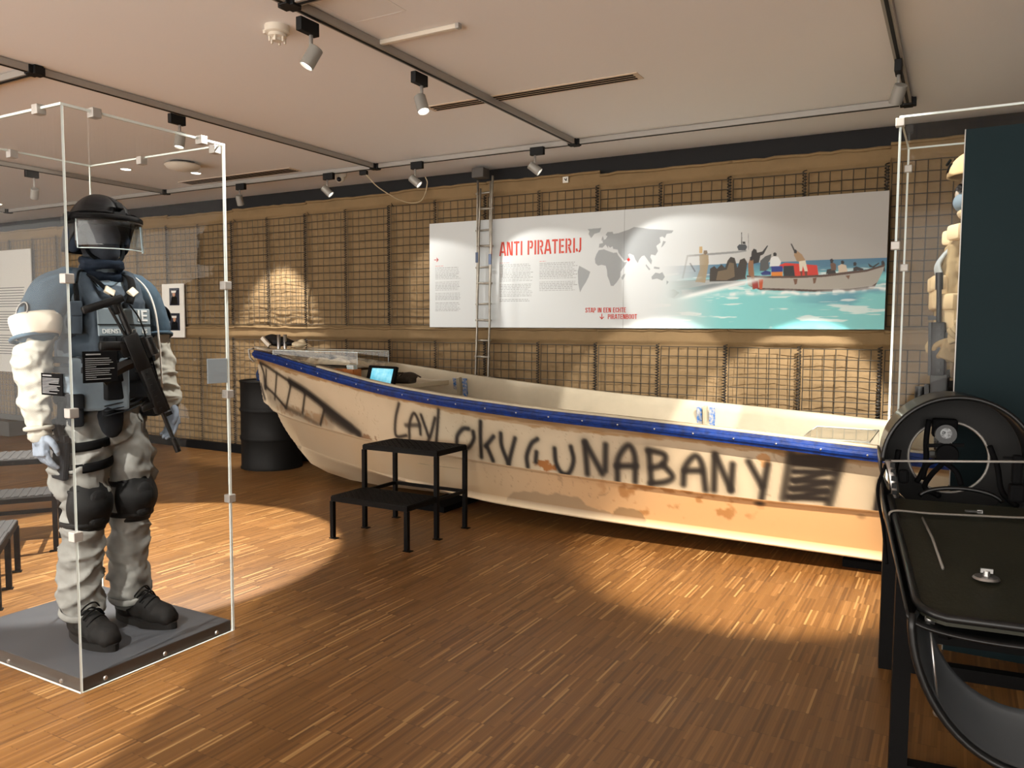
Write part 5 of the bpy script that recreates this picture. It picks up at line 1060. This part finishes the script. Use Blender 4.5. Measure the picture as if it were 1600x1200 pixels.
# ================================================================== dressed mannequins
def limb(bm, pts, rad, seg=14, n=5):
    """solid tapered limb through control points, rounded ends"""
    P = curve_pts(pts, n); R = [v.x for v in curve_pts([(r, 0, 0) for r in rad], n)]
    sweep(bm, P, R, seg); ell(bm, P[0], (R[0],)*3, seg=12, ring=8); ell(bm, P[-1], (R[-1],)*3, seg=12, ring=8)
def folds(amp, s, seed=0, stretch=(1, 1, .45), fine=.35):
    off = Vector((seed*3.1, seed*1.7, seed*2.3))
    def f(co, n):
        p = Vector((co.x*stretch[0], co.y*stretch[1], co.z*stretch[2]))*s+off
        a = noise.noise(p); b = noise.noise(p*2.3+Vector((5, 1, 2)))
        r = 1-abs(a)*2.2                      # ridged creases
        return amp*(max(r, 0)**2*1.1-.45+b*.5)+amp*fine*noise.noise(co*s*4)
    return f
def hand(name, parent, m, wrist, down, fwdv, side, curl=.5, label=None):
    """gloved hand hanging from wrist. down: palm direction, fwdv: towards the thumb side, side: palm normal"""
    w = Vector(wrist); d = Vector(down).normalized(); f = Vector(fwdv); f = (f-d*f.dot(d)).normalized(); s = d.cross(f)*(1 if side > 0 else -1)
    bm = NB()
    P = lambda a, b, c=0: w+d*a+f*b+s*c
    R = Matrix((f, s, d)).transposed()
    def rbox(c, sz):
        r = bmesh.ops.create_cube(bm, size=1)['verts']; bmesh.ops.scale(bm, vec=sz, verts=r); bmesh.ops.rotate(bm, cent=(0, 0, 0), matrix=R, verts=r); bmesh.ops.translate(bm, vec=c, verts=r)
    rbox(P(.055, 0), (.078, .030, .085)); limb(bm, [P(-.02, 0), P(.03, 0)], [.030, .030], 12, 2)
    for k, (b, L) in enumerate(((.031, .072), (.011, .080), (-.010, .074), (-.030, .058))):
        c = curl*(1+.12*k); a0 = .095; p0 = P(a0-.015, b); 
        q = [p0]; ang = .15; a = a0; n_ = 0
        for seg_ in (.42, .32, .26):
            ang += c*.75; p_ = q[-1]+(d*math.cos(ang)+s*math.sin(ang))*L*seg_*1.15; q.append(p_)
        limb(bm, q, [.0112, .0108, .0100, .0085], 10, 3)
    q = [P(.02, .032, .004), P(.045, .055, .014), P(.072, .060, .026), P(.094, .052, .036)]
    limb(bm, q, [.014, .0135, .0120, .0095], 10, 3)
    me = fuse(bm, .0042, 2, folds(.0014, 38, 2, (1, 1, 1)))
    o = link(name, me, m, parent, True)
    if label: o['label'] = label
    return o
def boot(t, y, x0, m, ml, rz=0):
    g = bpy.data.objects.new('boot', None); COL.objects.link(g); g.parent = t; g.location = (x0, y, 0); g.rotation_euler = (0, 0, rz)
    bm = NB()
    ell(bm, (.165, 0, .048), (.085, .052, .045)); ell(bm, (.09, 0, .062), (.10, .047, .052)); ell(bm, (-.005, 0, .055), (.062, .042, .052))
    limb(bm, [(.045, 0, .075), (.015, 0, .13), (.005, 0, .19)], [.050, .048, .050], 14, 4); ell(bm, (.225, 0, .038), (.030, .042, .030))
    obj_ = link('upper', fuse(bm, .006, 3, folds(.0015, 30, 1, (1, 1, 1))), m, g, True)
    bm = NB(); pl = []
    for i in range(28):
        a = 2*PI*i/28; c, s = math.cos(a), math.sin(a); hw = .050 if c > 0 else .040
        pl.append((.093+.168*c, hw*s*(1-.10*math.cos(2*a))*1.08))
    prism(bm, pl, 0, .026); obj('sole', bm, m, g, 'a')
    for k in range(4):
        u = k/3; bm = NB(); x = .135-.085*u; z = .098+.055*u
        sweep(bm, curve_pts([(x, -.040, z-.022), (x+.012, -.018, z+.004), (x+.004, .018, z+.006), (x, .040, z-.022)], 4), .0032, 6)
        sweep(bm, curve_pts([(x, .040, z-.022), (x-.012, .0, z+.012), (x-.018, -.036, z-.008)], 4), .0032, 6)
        obj('lace', bm, ml, g, True)
    g.scale = (1.08, 1.12, 1.15)
    return g
def knee_pad(t, c, m, tilt=0.):
    R = .092
    pts = []
    for i in range(15):
        v = -1+2*i/14; row = []
        for j in range(13):
            u = -1+2*j/12; a = u*1.25; w = math.sqrt(max(0, 1-.35*v*v)); r = R*w*(1+.10*math.cos(v*PI))
            row.append((math.cos(a)*r+.012*math.exp(-(v*3)**2)*math.exp(-(u*2)**2), math.sin(a)*r*.98, v*.105))
        pts.append(row)
    P = np.array(pts)+np.array(c); o = link('knee_pad', grid_mesh(P), m, t, True); md = o.modifiers.new('s', 'SOLIDIFY'); md.thickness = .010; md.offset = 1
    bm = NB(); ell(bm, Vector(c)+Vector((.094, 0, .012)), (.020, .046, .056)); ell(bm, Vector(c)+Vector((.088, 0, -.062)), (.016, .038, .026)); obj('cap', bm, M['rubber'], o, True)
    for dz in (.062, -.075):
        bm = NB(); sweep(bm, [(c[0]-.006+.094*math.cos(a), c[1]+.092*math.sin(a), c[2]+dz) for a in np.linspace(0, 2*PI, 25)[:-1]], .012, 6, sq=(1, .3), closed=True); obj('strap', bm, m, o, True)
    return o
def pouch(t, c, s, m, rz=0, name='pouch', flap=True, tilt=0):
    bm = NB(); R = Euler((0, tilt, rz)).to_matrix(); box(bm, (0, 0, 0), s, None, min(s)*.22)
    if flap: box(bm, (s[0]*.12, 0, s[2]*.30), (s[0]*1.0, s[1]*1.05, s[2]*.46), None, min(s)*.15)
    for v in bm.verts: v.co = R @ v.co+Vector(c)
    bmesh.ops.subdivide_edges(bm, edges=bm.edges, cuts=1)
    return obj(name, bm, m, t, 'a')
def rifle(label, A, B, roll, length=.66, parentless=True, mag=True):
    """stock butt at A, muzzle towards B"""
    A = Vector(A); B = Vector(B); d = (B-A).normalized()
    t = thing('rifle', label, 'rifle', A)
    u = Vector(roll); u = (u-d*u.dot(d)).normalized(); s = d.cross(u); R = Matrix((d, s, u)).transposed().to_4x4()
    t.rotation_euler = R.to_euler(); k = length/.66
    def p(name, f):
        bm = NB(); f(bm); bmesh.ops.scale(bm, vec=(k, k, k), verts=bm.verts); return obj(name, bm, M['gun'], t, 'a')
    # stock folded crosswise at the butt, like a T in the photograph
    p('stock', lambda b: (box(b, (.012, 0, -.045), (.028, .030, .155), None, .006), box(b, (.04, 0, -.005), (.05, .022, .028), None, .004)))
    p('buffer_tube', lambda b: (sweep(b, [(.03, 0, .004), (.16, 0, .004)], .013, 10), sweep(b, [(.03, 0, -.028), (.16, 0, -.012)], .006, 8)))
    p('receiver', lambda b: (box(b, (.225, 0, 0), (.15, .038, .058), None, .006), box(b, (.20, 0, -.038), (.06, .03, .03), None, .006)))
    p('grip', lambda b: box(b, (.17, 0, -.075), (.036, .028, .09), (0, .35, 0), .008))
    if mag: p('magazine', lambda b: sweep(b, curve_pts([(.255, 0, -.02), (.262, 0, -.09), (.282, 0, -.155)], 5), .022, 4, sq=(1, .62)))
    p('sight', lambda b: (box(b, (.22, 0, .040), (.085, .024, .016)), lathe(b, [(0, -.035), (.018, -.035), (.020, 0), (.018, .035), (0, .035)], 14, (.22, 0, .062), rot=Matrix.Rotation(PI/2, 3, 'Y'))))
    def hg(b):
        box(b, (.39, 0, .004), (.19, .040, .044), None, .006); box(b, (.39, 0, .032), (.19, .018, .010))
        for i in range(7): box(b, (.315+.025*i, 0, .0), (.010, .046, .012)); box(b, (.315+.025*i, 0, .026), (.012, .022, .022))
    p('handguard', hg)
    p('barrel', lambda b: (sweep(b, [(.48, 0, .006), (.60, 0, .006)], .0085, 10), sweep(b, [(.60, 0, .006), (.66, 0, .006)], .0125, 10), box(b, (.50, 0, .025), (.014, .008, .03))))
    p('foregrip', lambda b: (box(b, (.44, 0, -.035), (.026, .024, .06), None, .006), sweep(b, [(.30, .028, .01), (.45, .028, .01)], .008, 8)))
    return t
def soldier(label, loc, rz, pal, kind):
    t = thing('mannequin', label, 'mannequin', loc, rz)
    A = kind == 'police'
    # key joints: +x faces forward, +y is the figure's left
    sh = 1.455
    if A:
        arms = {-1: [(-.01, -.20, sh), (-.035, -.275, 1.19), (.0, -.278, .915)], 1: [(-.01, .20, sh), (-.02, .285, 1.21), (.065, .275, .985)]}
    else:
        arms = {-1: [(-.01, -.20, sh), (-.03, -.27, 1.20), (.10, -.20, 1.02)], 1: [(-.01, .20, sh), (-.03, .27, 1.20), (.10, .22, 1.02)]}
    # ---- body: one continuous surface (mostly under the clothes)
    bm = NB()
    ell(bm, (.005, 0, 1.70), (.092, .075, .115)); ell(bm, (.045, 0, 1.645), (.062, .055, .060)); ell(bm, (.100, 0, 1.675), (.020, .014, .024)); ell(bm, (.085, 0, 1.625), (.022, .028, .014)); ell(bm, (.078, 0, 1.715), (.024, .052, .012)); ell(bm, (.086, 0, 1.648), (.018, .024, .010))
    for s in (-1, 1): ell(bm, (-.002, s*.078, 1.69), (.020, .010, .030)); ell(bm, (.086, s*.030, 1.694), (.012, .016, .009))
    limb(bm, [(-.015, 0, 1.60), (-.02, 0, 1.50)], [.060, .066], 14, 3)
    for z, rx, ry in ((1.42, .105, .175), (1.30, .11, .165), (1.18, .10, .145), (1.06, .095, .145), (.95, .105, .160)): ell(bm, (-.01, 0, z), (rx, ry, .12))
    for s in (-1, 1):
        limb(bm, [(-.01, s*.10, .92), (.0, s*.105, .56), (-.03, s*.11, .10)], [.085, .058, .045])
        limb(bm, arms[s], [.060, .045, .032])
    o = link('body', fuse(bm, .010, 3), mat('dark_balaclava' if A else 'face_grey_blue', pal['face'], .85, bump=.2, bscale=150), t, True); o['label'] = 'dark knitted balaclava and body' if A else 'pale mannequin face and body'
    # ---- neck gaiter
    bm = NB()
    for k in range(4): sweep(bm, [((.074-.004*k)*math.cos(a)-.006+.02*(k < 2), (.070+.003*k)*math.sin(a), 1.60-.026*k+.010*math.cos(a)*(1 if k % 2 else -1)) for a in np.linspace(0, 2*PI, 21)[:-1]], .017, 8, closed=True)
    link('neck_gaiter', fuse(bm, .006, 2, folds(.003, 22, 5)), M_(pal['gaiter']), t, True)
    # ---- trousers
    bm = NB()
    for z, rx, ry in ((1.02, .115, .165), (.94, .125, .175), (.88, .12, .165)): ell(bm, (-.015, 0, z), (rx, ry, .09))
    for s in (-1, 1):
        limb(bm, [(-.015, s*.088, .90), (.005, s*.102, .72), (.012, s*.108, .56), (-.012, s*.110, .40), (-.028, s*.112, .24), (-.022, s*.112, .135)], [.105, .098, .082, .084, .086, .084], 18, 6)
        box(bm, (-.01, s*.195, .70), (.11, .05, .16), (s*-.05, 0, 0), .02)
    link('trousers', fuse(bm, .0085, 2, folds(.017, 8.0, 3, (.8, .8, 1.35))), M_(pal['trousers']), t, True)
    # cuffs
    for s in (-1, 1):
        bm = NB(); sweep(bm, [(-.022+.086*math.cos(a), s*.112+.086*math.sin(a), .112+.010*math.sin(a*2)) for a in np.linspace(0, 2*PI, 25)[:-1]], .010, 6, sq=(1.6, .6), closed=True); obj('trouser_cuff', bm, M_(pal['trousers']), t, True)
    # ---- shirt with sleeves
    bm = NB()
    for z, rx, ry in ((1.44, .115, .185), (1.34, .125, .185), (1.22, .125, .175), (1.12, .125, .17), (1.04, .13, .172)): ell(bm, (-.01, 0, z), (rx, ry, .10))
    limb(bm, [(-.01, 0, 1.50), (-.012, 0, 1.545)], [.085, .078], 14, 2)
    link('jacket', fuse(bm, .009, 2, folds(.008, 10, 9)), M_(pal['jacket']), t, True)
    for s in (-1, 1):
        a = arms[s]; e = a[1]; w = Vector(a[2])
        bm = NB(); limb(bm, [a[0], (a[0][0]-.01, (a[0][1]+e[1])/2, (a[0][2]+e[2])/2), e, ((e[0]+w.x)/2, (e[1]+w.y)/2, (e[2]+w.z)/2), a[2]], [.052, .058, .066, .060, .048], 18, 7)
        link('sleeve', fuse(bm, .007, 2, folds(.015, 11, 20+s, (.8, .8, 1.5))), M_(pal['sleeve']), t, True)
        d = (w-Vector(e)).normalized(); u = d.orthogonal().normalized(); v = d.cross(u)
        bm = NB(); sweep(bm, [w-d*.004+(u*math.cos(q)+v*math.sin(q))*.046 for q in np.linspace(0, 2*PI, 21)[:-1]], .011, 6, closed=True); obj('cuff', bm, M_(pal['sleeve']), t, True)
        # shoulder guard / short outer sleeve
        bm = NB(); limb(bm, [(-.01, s*.135, sh+.050), (-.014, s*.195, sh+.010), (-.022, s*.235, sh-.06), (-.028, s*.262, sh-.135)], [.066, .080, .081, .082], 18, 5)
        sg = link('shoulder_guard', fuse(bm, .008, 3, folds(.005, 9, 31+s)), M_(pal['guard']), t, True)
        bm = NB(); sweep(bm, [(-.030+.083*math.cos(q), s*.268+.078*math.sin(q), sh-.175+.022*math.cos(q)) for q in np.linspace(0, 2*PI, 25)[:-1]], .009, 6, closed=True); obj('hem', bm, M_(pal['guard']), sg, True)
        if A:
            bm = NB(); R = Matrix.Rotation(-s*PI/2+.0, 3, 'X'); lathe(bm, [(0, 0), (.040, 0), (.040, .004), (0, .004)], 24, (-.01, s*.318, sh-.07), rot=Matrix.Rotation(-s*(PI/2-.28), 3, 'X')); e1 = obj('round_patch', bm, M['black'], sg, 'a'); e1['label'] = 'dark round arm patch with pale ring'
            bm = NB(); lathe(bm, [(.034, .004), (.038, .004), (.038, .006), (.034, .006)], 24, (-.01, s*.318, sh-.07), rot=Matrix.Rotation(-s*(PI/2-.28), 3, 'X')); obj('patch_ring', bm, M['clip'], e1, 'a')
        hd = hand('glove', t, M_(pal['glove']), w+d*.012, d+Vector((.05, 0, -.9)), Vector((1, 0, 0)), s, .30 if A else .8)
    if A:   # white elbow band on the near arm
        bm = NB(); sweep(bm, [(-.026+.086*math.cos(q), -.258+.084*math.sin(q), 1.325+.022*math.cos(q)) for q in np.linspace(0, 2*PI, 29)[:-1]], .045, 8, sq=(.12, 1) if False else (1, .16), closed=True); b_ = obj('arm_band', bm, mat('cream_arm_band', C8(226, 218, 200), .75), t, True); b_['label'] = 'cream white band round the upper arm'
    # ---- vest
    bm = NB()
    for z, rx, ry in ((1.43, .135, .165), (1.34, .155, .178), (1.24, .155, .175), (1.15, .15, .17)): ell(bm, (.0, 0, z), (rx, ry, .085))
    box(bm, (.118, 0, 1.315), (.055, .25, .27), (0, -.05, 0), .02); box(bm, (-.12, 0, 1.32), (.05, .26, .30), None, .02)
    for s in (-1, 1): limb(bm, [(.11, s*.095, 1.42), (.04, s*.11, 1.525), (-.05, s*.115, 1.53), (-.12, s*.10, 1.42)], [.030, .034, .034, .030], 10, 4)
    link('vest', fuse(bm, .008, 3, folds(.0035, 14, 40, (1, 1, 1))), M_(pal['vest']), t, True)
    for z in (1.19, 1.15):
        for s in (-1, 1):
            bm = NB(); box(bm, (.05, s*.178, z), (.16, .012, .026), (0, 0, -s*.25), .003); obj('side_strap', bm, M_(pal['web']), t)
    if A:
        # chest patch with lettering, magazine pouches, belly flap
        bm = NB(); box(bm, (0, 0, 0), (.010, .238, .115), None, .004); cp = obj('chest_patch', bm, mat('pale_blue_patch', C8(120, 134, 142), .7), t); cp.location = (.158, 0, 1.345); cp.rotation_euler = (0, -.05, 0); cp['label'] = 'pale blue chest patch with white letters'
        wl = mat('white_letters', C8(222, 226, 226), .6)
        for txt, yy, zz, sz in (('IE', .085, .006, .066), ('DIENST SPECI', -.106, -.046, .026), ('ES', .075, -.046, .026)):
            o = link('lettering', text_mesh(txt, sz, .0008, 1.0, .0008 if sz > .05 else .0003), wl, cp); o.rotation_euler = (PI/2, 0, PI/2); o.location = (.0062, yy-.03 if txt == 'IE' else yy, zz)
        bm = NB(); box(bm, (0, 0, 0), (.006, .242, .004)); 
        o = obj('patch_seam', bm, M['black'], cp); o.location = (.005, 0, -.010)
        for i in range(4):
            pouch(t, (.165, -.085+.056*i, 1.225), (.036, .050, .115), M_(pal['pouch'] if i < 3 else pal['vest']), name='magazine_pouch')
        pouch(t, (.165, .0, 1.09), (.034, .20, .13), M_(pal['pouch']), name='belly_pouch', flap=True)
        pouch(t, (.09, -.165, 1.36), (.05, .040, .13), M_(pal['vest']), rz=-.5, name='radio_pouch')
        bm = NB(); sweep(bm, [(.10, -.165, 1.40), (.10, -.17, 1.50)], .010, 8); sweep(bm, curve_pts([(.10, -.165, 1.50), (.08, -.14, 1.55), (.05, -.09, 1.545), (.09, -.06, 1.47), (.13, -.10, 1.42)], 6), .005, 6); obj('radio_cable', bm, M['black'], t, True)
        # groin panel hanging from the vest (pale blue)
        bm = NB(); box(bm, (0, 0, 0), (.03, .22, .22), None, .012); o = obj('lower_flap', bm, M_(pal['jacket']), t); o.location = (.13, -.10, 1.09); o.rotation_euler = (0, .06, -.5)
        # sling harness with buckles
        for s in (-1, 1):
            bm = NB(); sweep(bm, curve_pts([(-.02, s*.105, 1.565), (.07, s*.090, 1.535), (.135, s*.055, 1.475), (.165, s*.02, 1.425)], 5), .017, 6, sq=(.25, 1)); obj('harness_strap', bm, M['black'], t, True)
            bm = NB(); box(bm, (.142, s*.052, 1.472), (.012, .042, .034), (s*.6, -.5, 0), .003); obj('buckle', bm, mat('tan_buckle', C8(196, 184, 160), .5), t)
        bm = NB(); sweep(bm, curve_pts([(.165, .02, 1.42), (.185, .055, 1.35), (.19, .10, 1.20), (.175, .15, 1.05), (.17, .17, .96)], 6), .013, 6, sq=(.25, 1)); obj('sling', bm, M['black'], t, True)
        bm = NB(); sweep(bm, curve_pts([(.0, .14, 1.56), (.09, .15, 1.50), (.145, .155, 1.40), (.15, .17, 1.24), (.14, .185, 1.06)], 6), .004, 6); obj('white_cord', bm, M['paper'], t, True)
    else:
        for i in range(4): pouch(t, (.165, -.10+.066*i, 1.22), (.06, .060, .15), M_(pal['pouch']), name='magazine_pouch')
        for s in (-1, 1): pouch(t, (.11, s*.15, 1.13), (.09, .10, .16), M_(pal['pouch']), rz=s*.6, name='side_pouch'); pouch(t, (.09, s*.13, 1.49), (.10, .10, .07), M_(pal['guard']), rz=s*.4, name='shoulder_pad', flap=False)
        bm = NB()
        for k in range(7): sweep(bm, curve_pts([(.12, -.12+.03*k, 1.44), (.17, -.10+.028*k, 1.36), (.16, -.12+.034*k, 1.30)], 5), .008, 6)
        obj('cord_bundle', bm, M_(pal['jacket']), t, True)
    # ---- belt
    bm = NB(); sweep(bm, [(-.012+.142*math.cos(q), .186*math.sin(q), 1.03) for q in np.linspace(0, 2*PI, 33)[:-1]], .026, 8, sq=(1, .3), closed=True); obj('belt', bm, M['black'], t, True)
    bm = NB(); box(bm, (.136, 0, 1.03), (.016, .06, .05), None, .005); obj('belt_buckle', bm, M['black'], t)
    pouch(t, (.08, -.175, .985), (.07, .05, .13), M_(pal['pouch']), rz=-.35, name='belt_pouch'); pouch(t, (.07, .18, .99), (.07, .05, .12), M_(pal['pouch']), rz=.35, name='belt_pouch')
    # thigh holster on the right leg
    hb_ = bpy.data.objects.new('thigh_holster', None); COL.objects.link(hb_); hb_.parent = t
    bm = NB(); box(bm, (.02, -.205, .79), (.085, .030, .18), (-.05, .08, 0), .010); obj('holster_body', bm, M_(pal['pouch']), hb_)
    bm = NB(); box(bm, (.02, -.212, .905), (.034, .028, .10), (0, -.3, 0), .006); box(bm, (.03, -.212, .87), (.09, .024, .03), None, .004); obj('pistol', bm, M['gun'], hb_)
    for z in (.84, .75):
        bm = NB(); sweep(bm, [(-.005+.112*math.cos(q), -.098+.112*math.sin(q), z+.012*math.sin(q)) for q in np.linspace(0, 2*PI, 29)[:-1]], .020, 6, sq=(1, .22), closed=True); obj('leg_strap', bm, M['black'], hb_, True)
    bm = NB(); sweep(bm, [(.03, -.200, 1.02), (.022, -.205, .89)], .020, 6, sq=(.25, 1)); obj('drop_strap', bm, M['black'], hb_, True)
    # drop pouch in front and slack strap loops
    if A:
        bm = NB(); ell(bm, (.125, -.05, .945), (.035, .055, .085)); ell(bm, (.12, -.04, .99), (.03, .06, .04)); link('drop_pouch', fuse(bm, .007, 3, folds(.006, 12, 60)), M_(pal['pouch']), t, True)
        for k in range(3):
            bm = NB(); sweep(bm, curve_pts([(.16, -.10, 1.0-.02*k), (.175, .0, 1.02-.02*k), (.155, .10, 1.05-.02*k)], 5), .008, 6, sq=(.4, 1)); obj('webbing_loop', bm, M_(pal['web']), t, True)
    for s in (-1, 1): knee_pad(t, (.012, s*.107, .580), M_(pal['knee']))
    boot(t, -.115, -.035, M_(pal['boot']), M['black'], -.10); boot(t, .115, -.035, M_(pal['boot']), M['black'], .10)
    # ---- helmet
    h = bpy.data.objects.new('helmet', None); COL.objects.link(h); h.parent = t; h.location = (0, 0, 0)
    def hshell(grow=0):
        rows = []
        for i in range(20):
            row = []
            for j in range(48):
                a = 2*PI*j/48; ca, sa = math.cos(a), math.sin(a)
                low = 1.745 if ca > .45 else (1.745-(.45-ca)/.55*.105 if ca > -.10 else 1.64)
                if not A: low = low+.01
                f = i/19; zt = 1.872+grow; z0 = low
                # profile from the crown down to the rim
                ph = f*(PI/2)*1.0; rr = math.sin(ph); zz = zt-(zt-1.745)*(1-math.cos(ph)) if f < 1 else 1.745
                rx, ry = .142+grow, .122+grow
                x = -.002+rx*ca*rr; y = ry*sa*rr; z = zt-(zt-z0)*(1-math.cos(ph))**(1.0)
                row.append((x, y, z))
            row.append(row[0]); rows.append(row)
        return grid_mesh(np.array(rows))
    o = link('shell', hshell(), M_(pal['helmet']), h, True); md = o.modifiers.new('s', 'SOLIDIFY'); md.thickness = .012; md.offset = -1
    bm = NB()
    for s in (-1, 1): ell(bm, (-.005, s*.108, 1.69), (.048, .026, .058))
    obj('ear_cup', bm, M_(pal['gaiter'] if A else pal['helmet']), h, True) if A else bm.free()
    bm = NB(); sweep(bm, curve_pts([(.03, -.085, 1.70), (.05, -.075, 1.63), (.075, -.02, 1.592), (.075, .02, 1.592), (.05, .075, 1.63), (.03, .085, 1.70)], 6), .010, 6, sq=(.3, 1)); obj('chin_strap', bm, M['black'], h, True)
    bm = NB(); box(bm, (.138, 0, 1.795), (.020, .060, .045), (0, -.25, 0), .006); box(bm, (.145, 0, 1.825), (.012, .030, .03), (0, -.6, 0), .004); obj('front_mount', bm, M['black'], h)
    for s in (-1, 1):
        bm = NB(); box(bm, (.0, s*.124, 1.765), (.12, .012, .030), (s*-.15, 0, 0), .003); obj('side_rail', bm, M['black'], h)
    if A:
        # visor: brow band and clear curved shield
        def arc(r, z, a0, n=28, cx=.015): return [(cx+r*math.cos(q), r*.90*math.sin(q), z) for q in np.linspace(-a0, a0, n)]
        bm = NB(); sweep(bm, arc(.168, 1.772, 1.35), .014, 6, sq=(1, .6)); br = obj('visor_band', bm, M['black'], h, True)
        rows = []
        for i in range(8):
            z = 1.770-.125*i/7; rows.append(arc(.170+.006*i/7, z, 1.22-.05*(i == 7)))
        v = link('visor', grid_mesh(np.array(rows)), M['visor'], h, True); md = v.modifiers.new('s', 'SOLIDIFY'); md.thickness = .003; v['label'] = 'clear curved riot visor'
        e = arc(.176, 1.645, 1.17); tp = arc(.170, 1.770, 1.22)
        bm = NB(); sweep(bm, [tp[0]]+[e[0]]+e[1:-1]+[e[-1], tp[-1]], .0022, 6); obj('visor_edge', bm, M['edge'], v)
        for s in (-1, 1):
            bm = NB(); lathe(bm, [(0, 0), (.020, 0), (.018, .012), (0, .014)], 18, (.035, s*.150, 1.772), rot=Matrix.Rotation(-s*PI/2, 3, 'X')); obj('visor_hinge', bm, M['black'], br, 'a')
            bm = NB(); sweep(bm, curve_pts([(.035, s*.15, 1.78), (.09, s*.115, 1.795), (.145, s*.03, 1.795)], 5), .006, 6); obj('visor_arm', bm, M['black'], br, True)
    else:
        bm = NB()
        for s in (-1, 1): ell(bm, (.096, s*.032, 1.700), (.016, .032, .021))
        box(bm, (.106, 0, 1.704), (.010, .03, .010)); obj('goggles', bm, mat('dark_goggles', C8(24, 26, 30), .15), h, True)
        bm = NB(); ell(bm, (.070, 0, 1.640), (.052, .058, .048)); obj('face_scarf', bm, mat('blue_grey_scarf', C8(110, 128, 142), .8), h, True)
    return t
_mc = {}
def M_(spec):
    if spec not in _mc:
        c, c2, rough = spec
        _mc[spec] = mat('cloth_%d' % len(_mc), C8(*c), rough, bump=.03, bscale=120, col2=C8(*c2) if c2 else None, vscale=5, spec=.2)
    return _mc[spec]
PAL_A = dict(face=C8(16, 22, 32), gaiter=((20, 29, 42), None, .85), trousers=((126, 126, 122), (104, 104, 100), .85), jacket=((112, 124, 132), (92, 104, 114), .85),
             sleeve=((168, 166, 156), (150, 148, 138), .85), guard=((72, 90, 104), (58, 76, 90), .85), glove=((132, 142, 154), (108, 118, 132), .8), vest=((62, 72, 82), (44, 52, 60), .85),
             web=((34, 38, 42), None, .8), pouch=((20, 23, 27), (14, 16, 19), .85), knee=((14, 14, 14), None, .7), boot=((16, 15, 14), None, .75), helmet=((11, 12, 14), None, .5))
PAL_B = dict(face=C8(150, 140, 128), gaiter=((190, 172, 140), None, .85), trousers=((120, 104, 80), (100, 86, 64), .85), jacket=((176, 184, 186), (150, 158, 162), .85),
             sleeve=((190, 172, 136), (160, 142, 108), .85), guard=((226, 206, 168), None, .85), glove=((160, 140, 106), None, .85), vest=((170, 150, 114), (140, 122, 90), .85),
             web=((120, 104, 78), None, .8), pouch=((218, 196, 156), (190, 168, 128), .85), knee=((40, 36, 32), None, .7), boot=((90, 74, 54), None, .8), helmet=((206, 182, 142), (186, 162, 122), .8))
FX, FY, FZ = -3.19, 2.085, .050
soldier('tactical police mannequin in black riot helmet, pale sleeves and black knee pads', (FX, FY, FZ), 0, PAL_A, 'police')
rifle('black short rifle slung muzzle-down across the chest of the helmeted mannequin', (FX+.215, FY-.085, FZ+1.445), (FX+.275, FY+.135, FZ+.82), (.25, .9, 0), .70)
soldier('soldier mannequin in tan helmet and pouches, half hidden by the teal panel', (.085, 4.24, .330), math.radians(186), PAL_B, 'army')
rifle('black long rifle hanging upright in front of the tan-helmeted soldier', (-.045, 4.05, .80), (-.068, 4.05, 1.66), (-1, -.2, 0), .84)
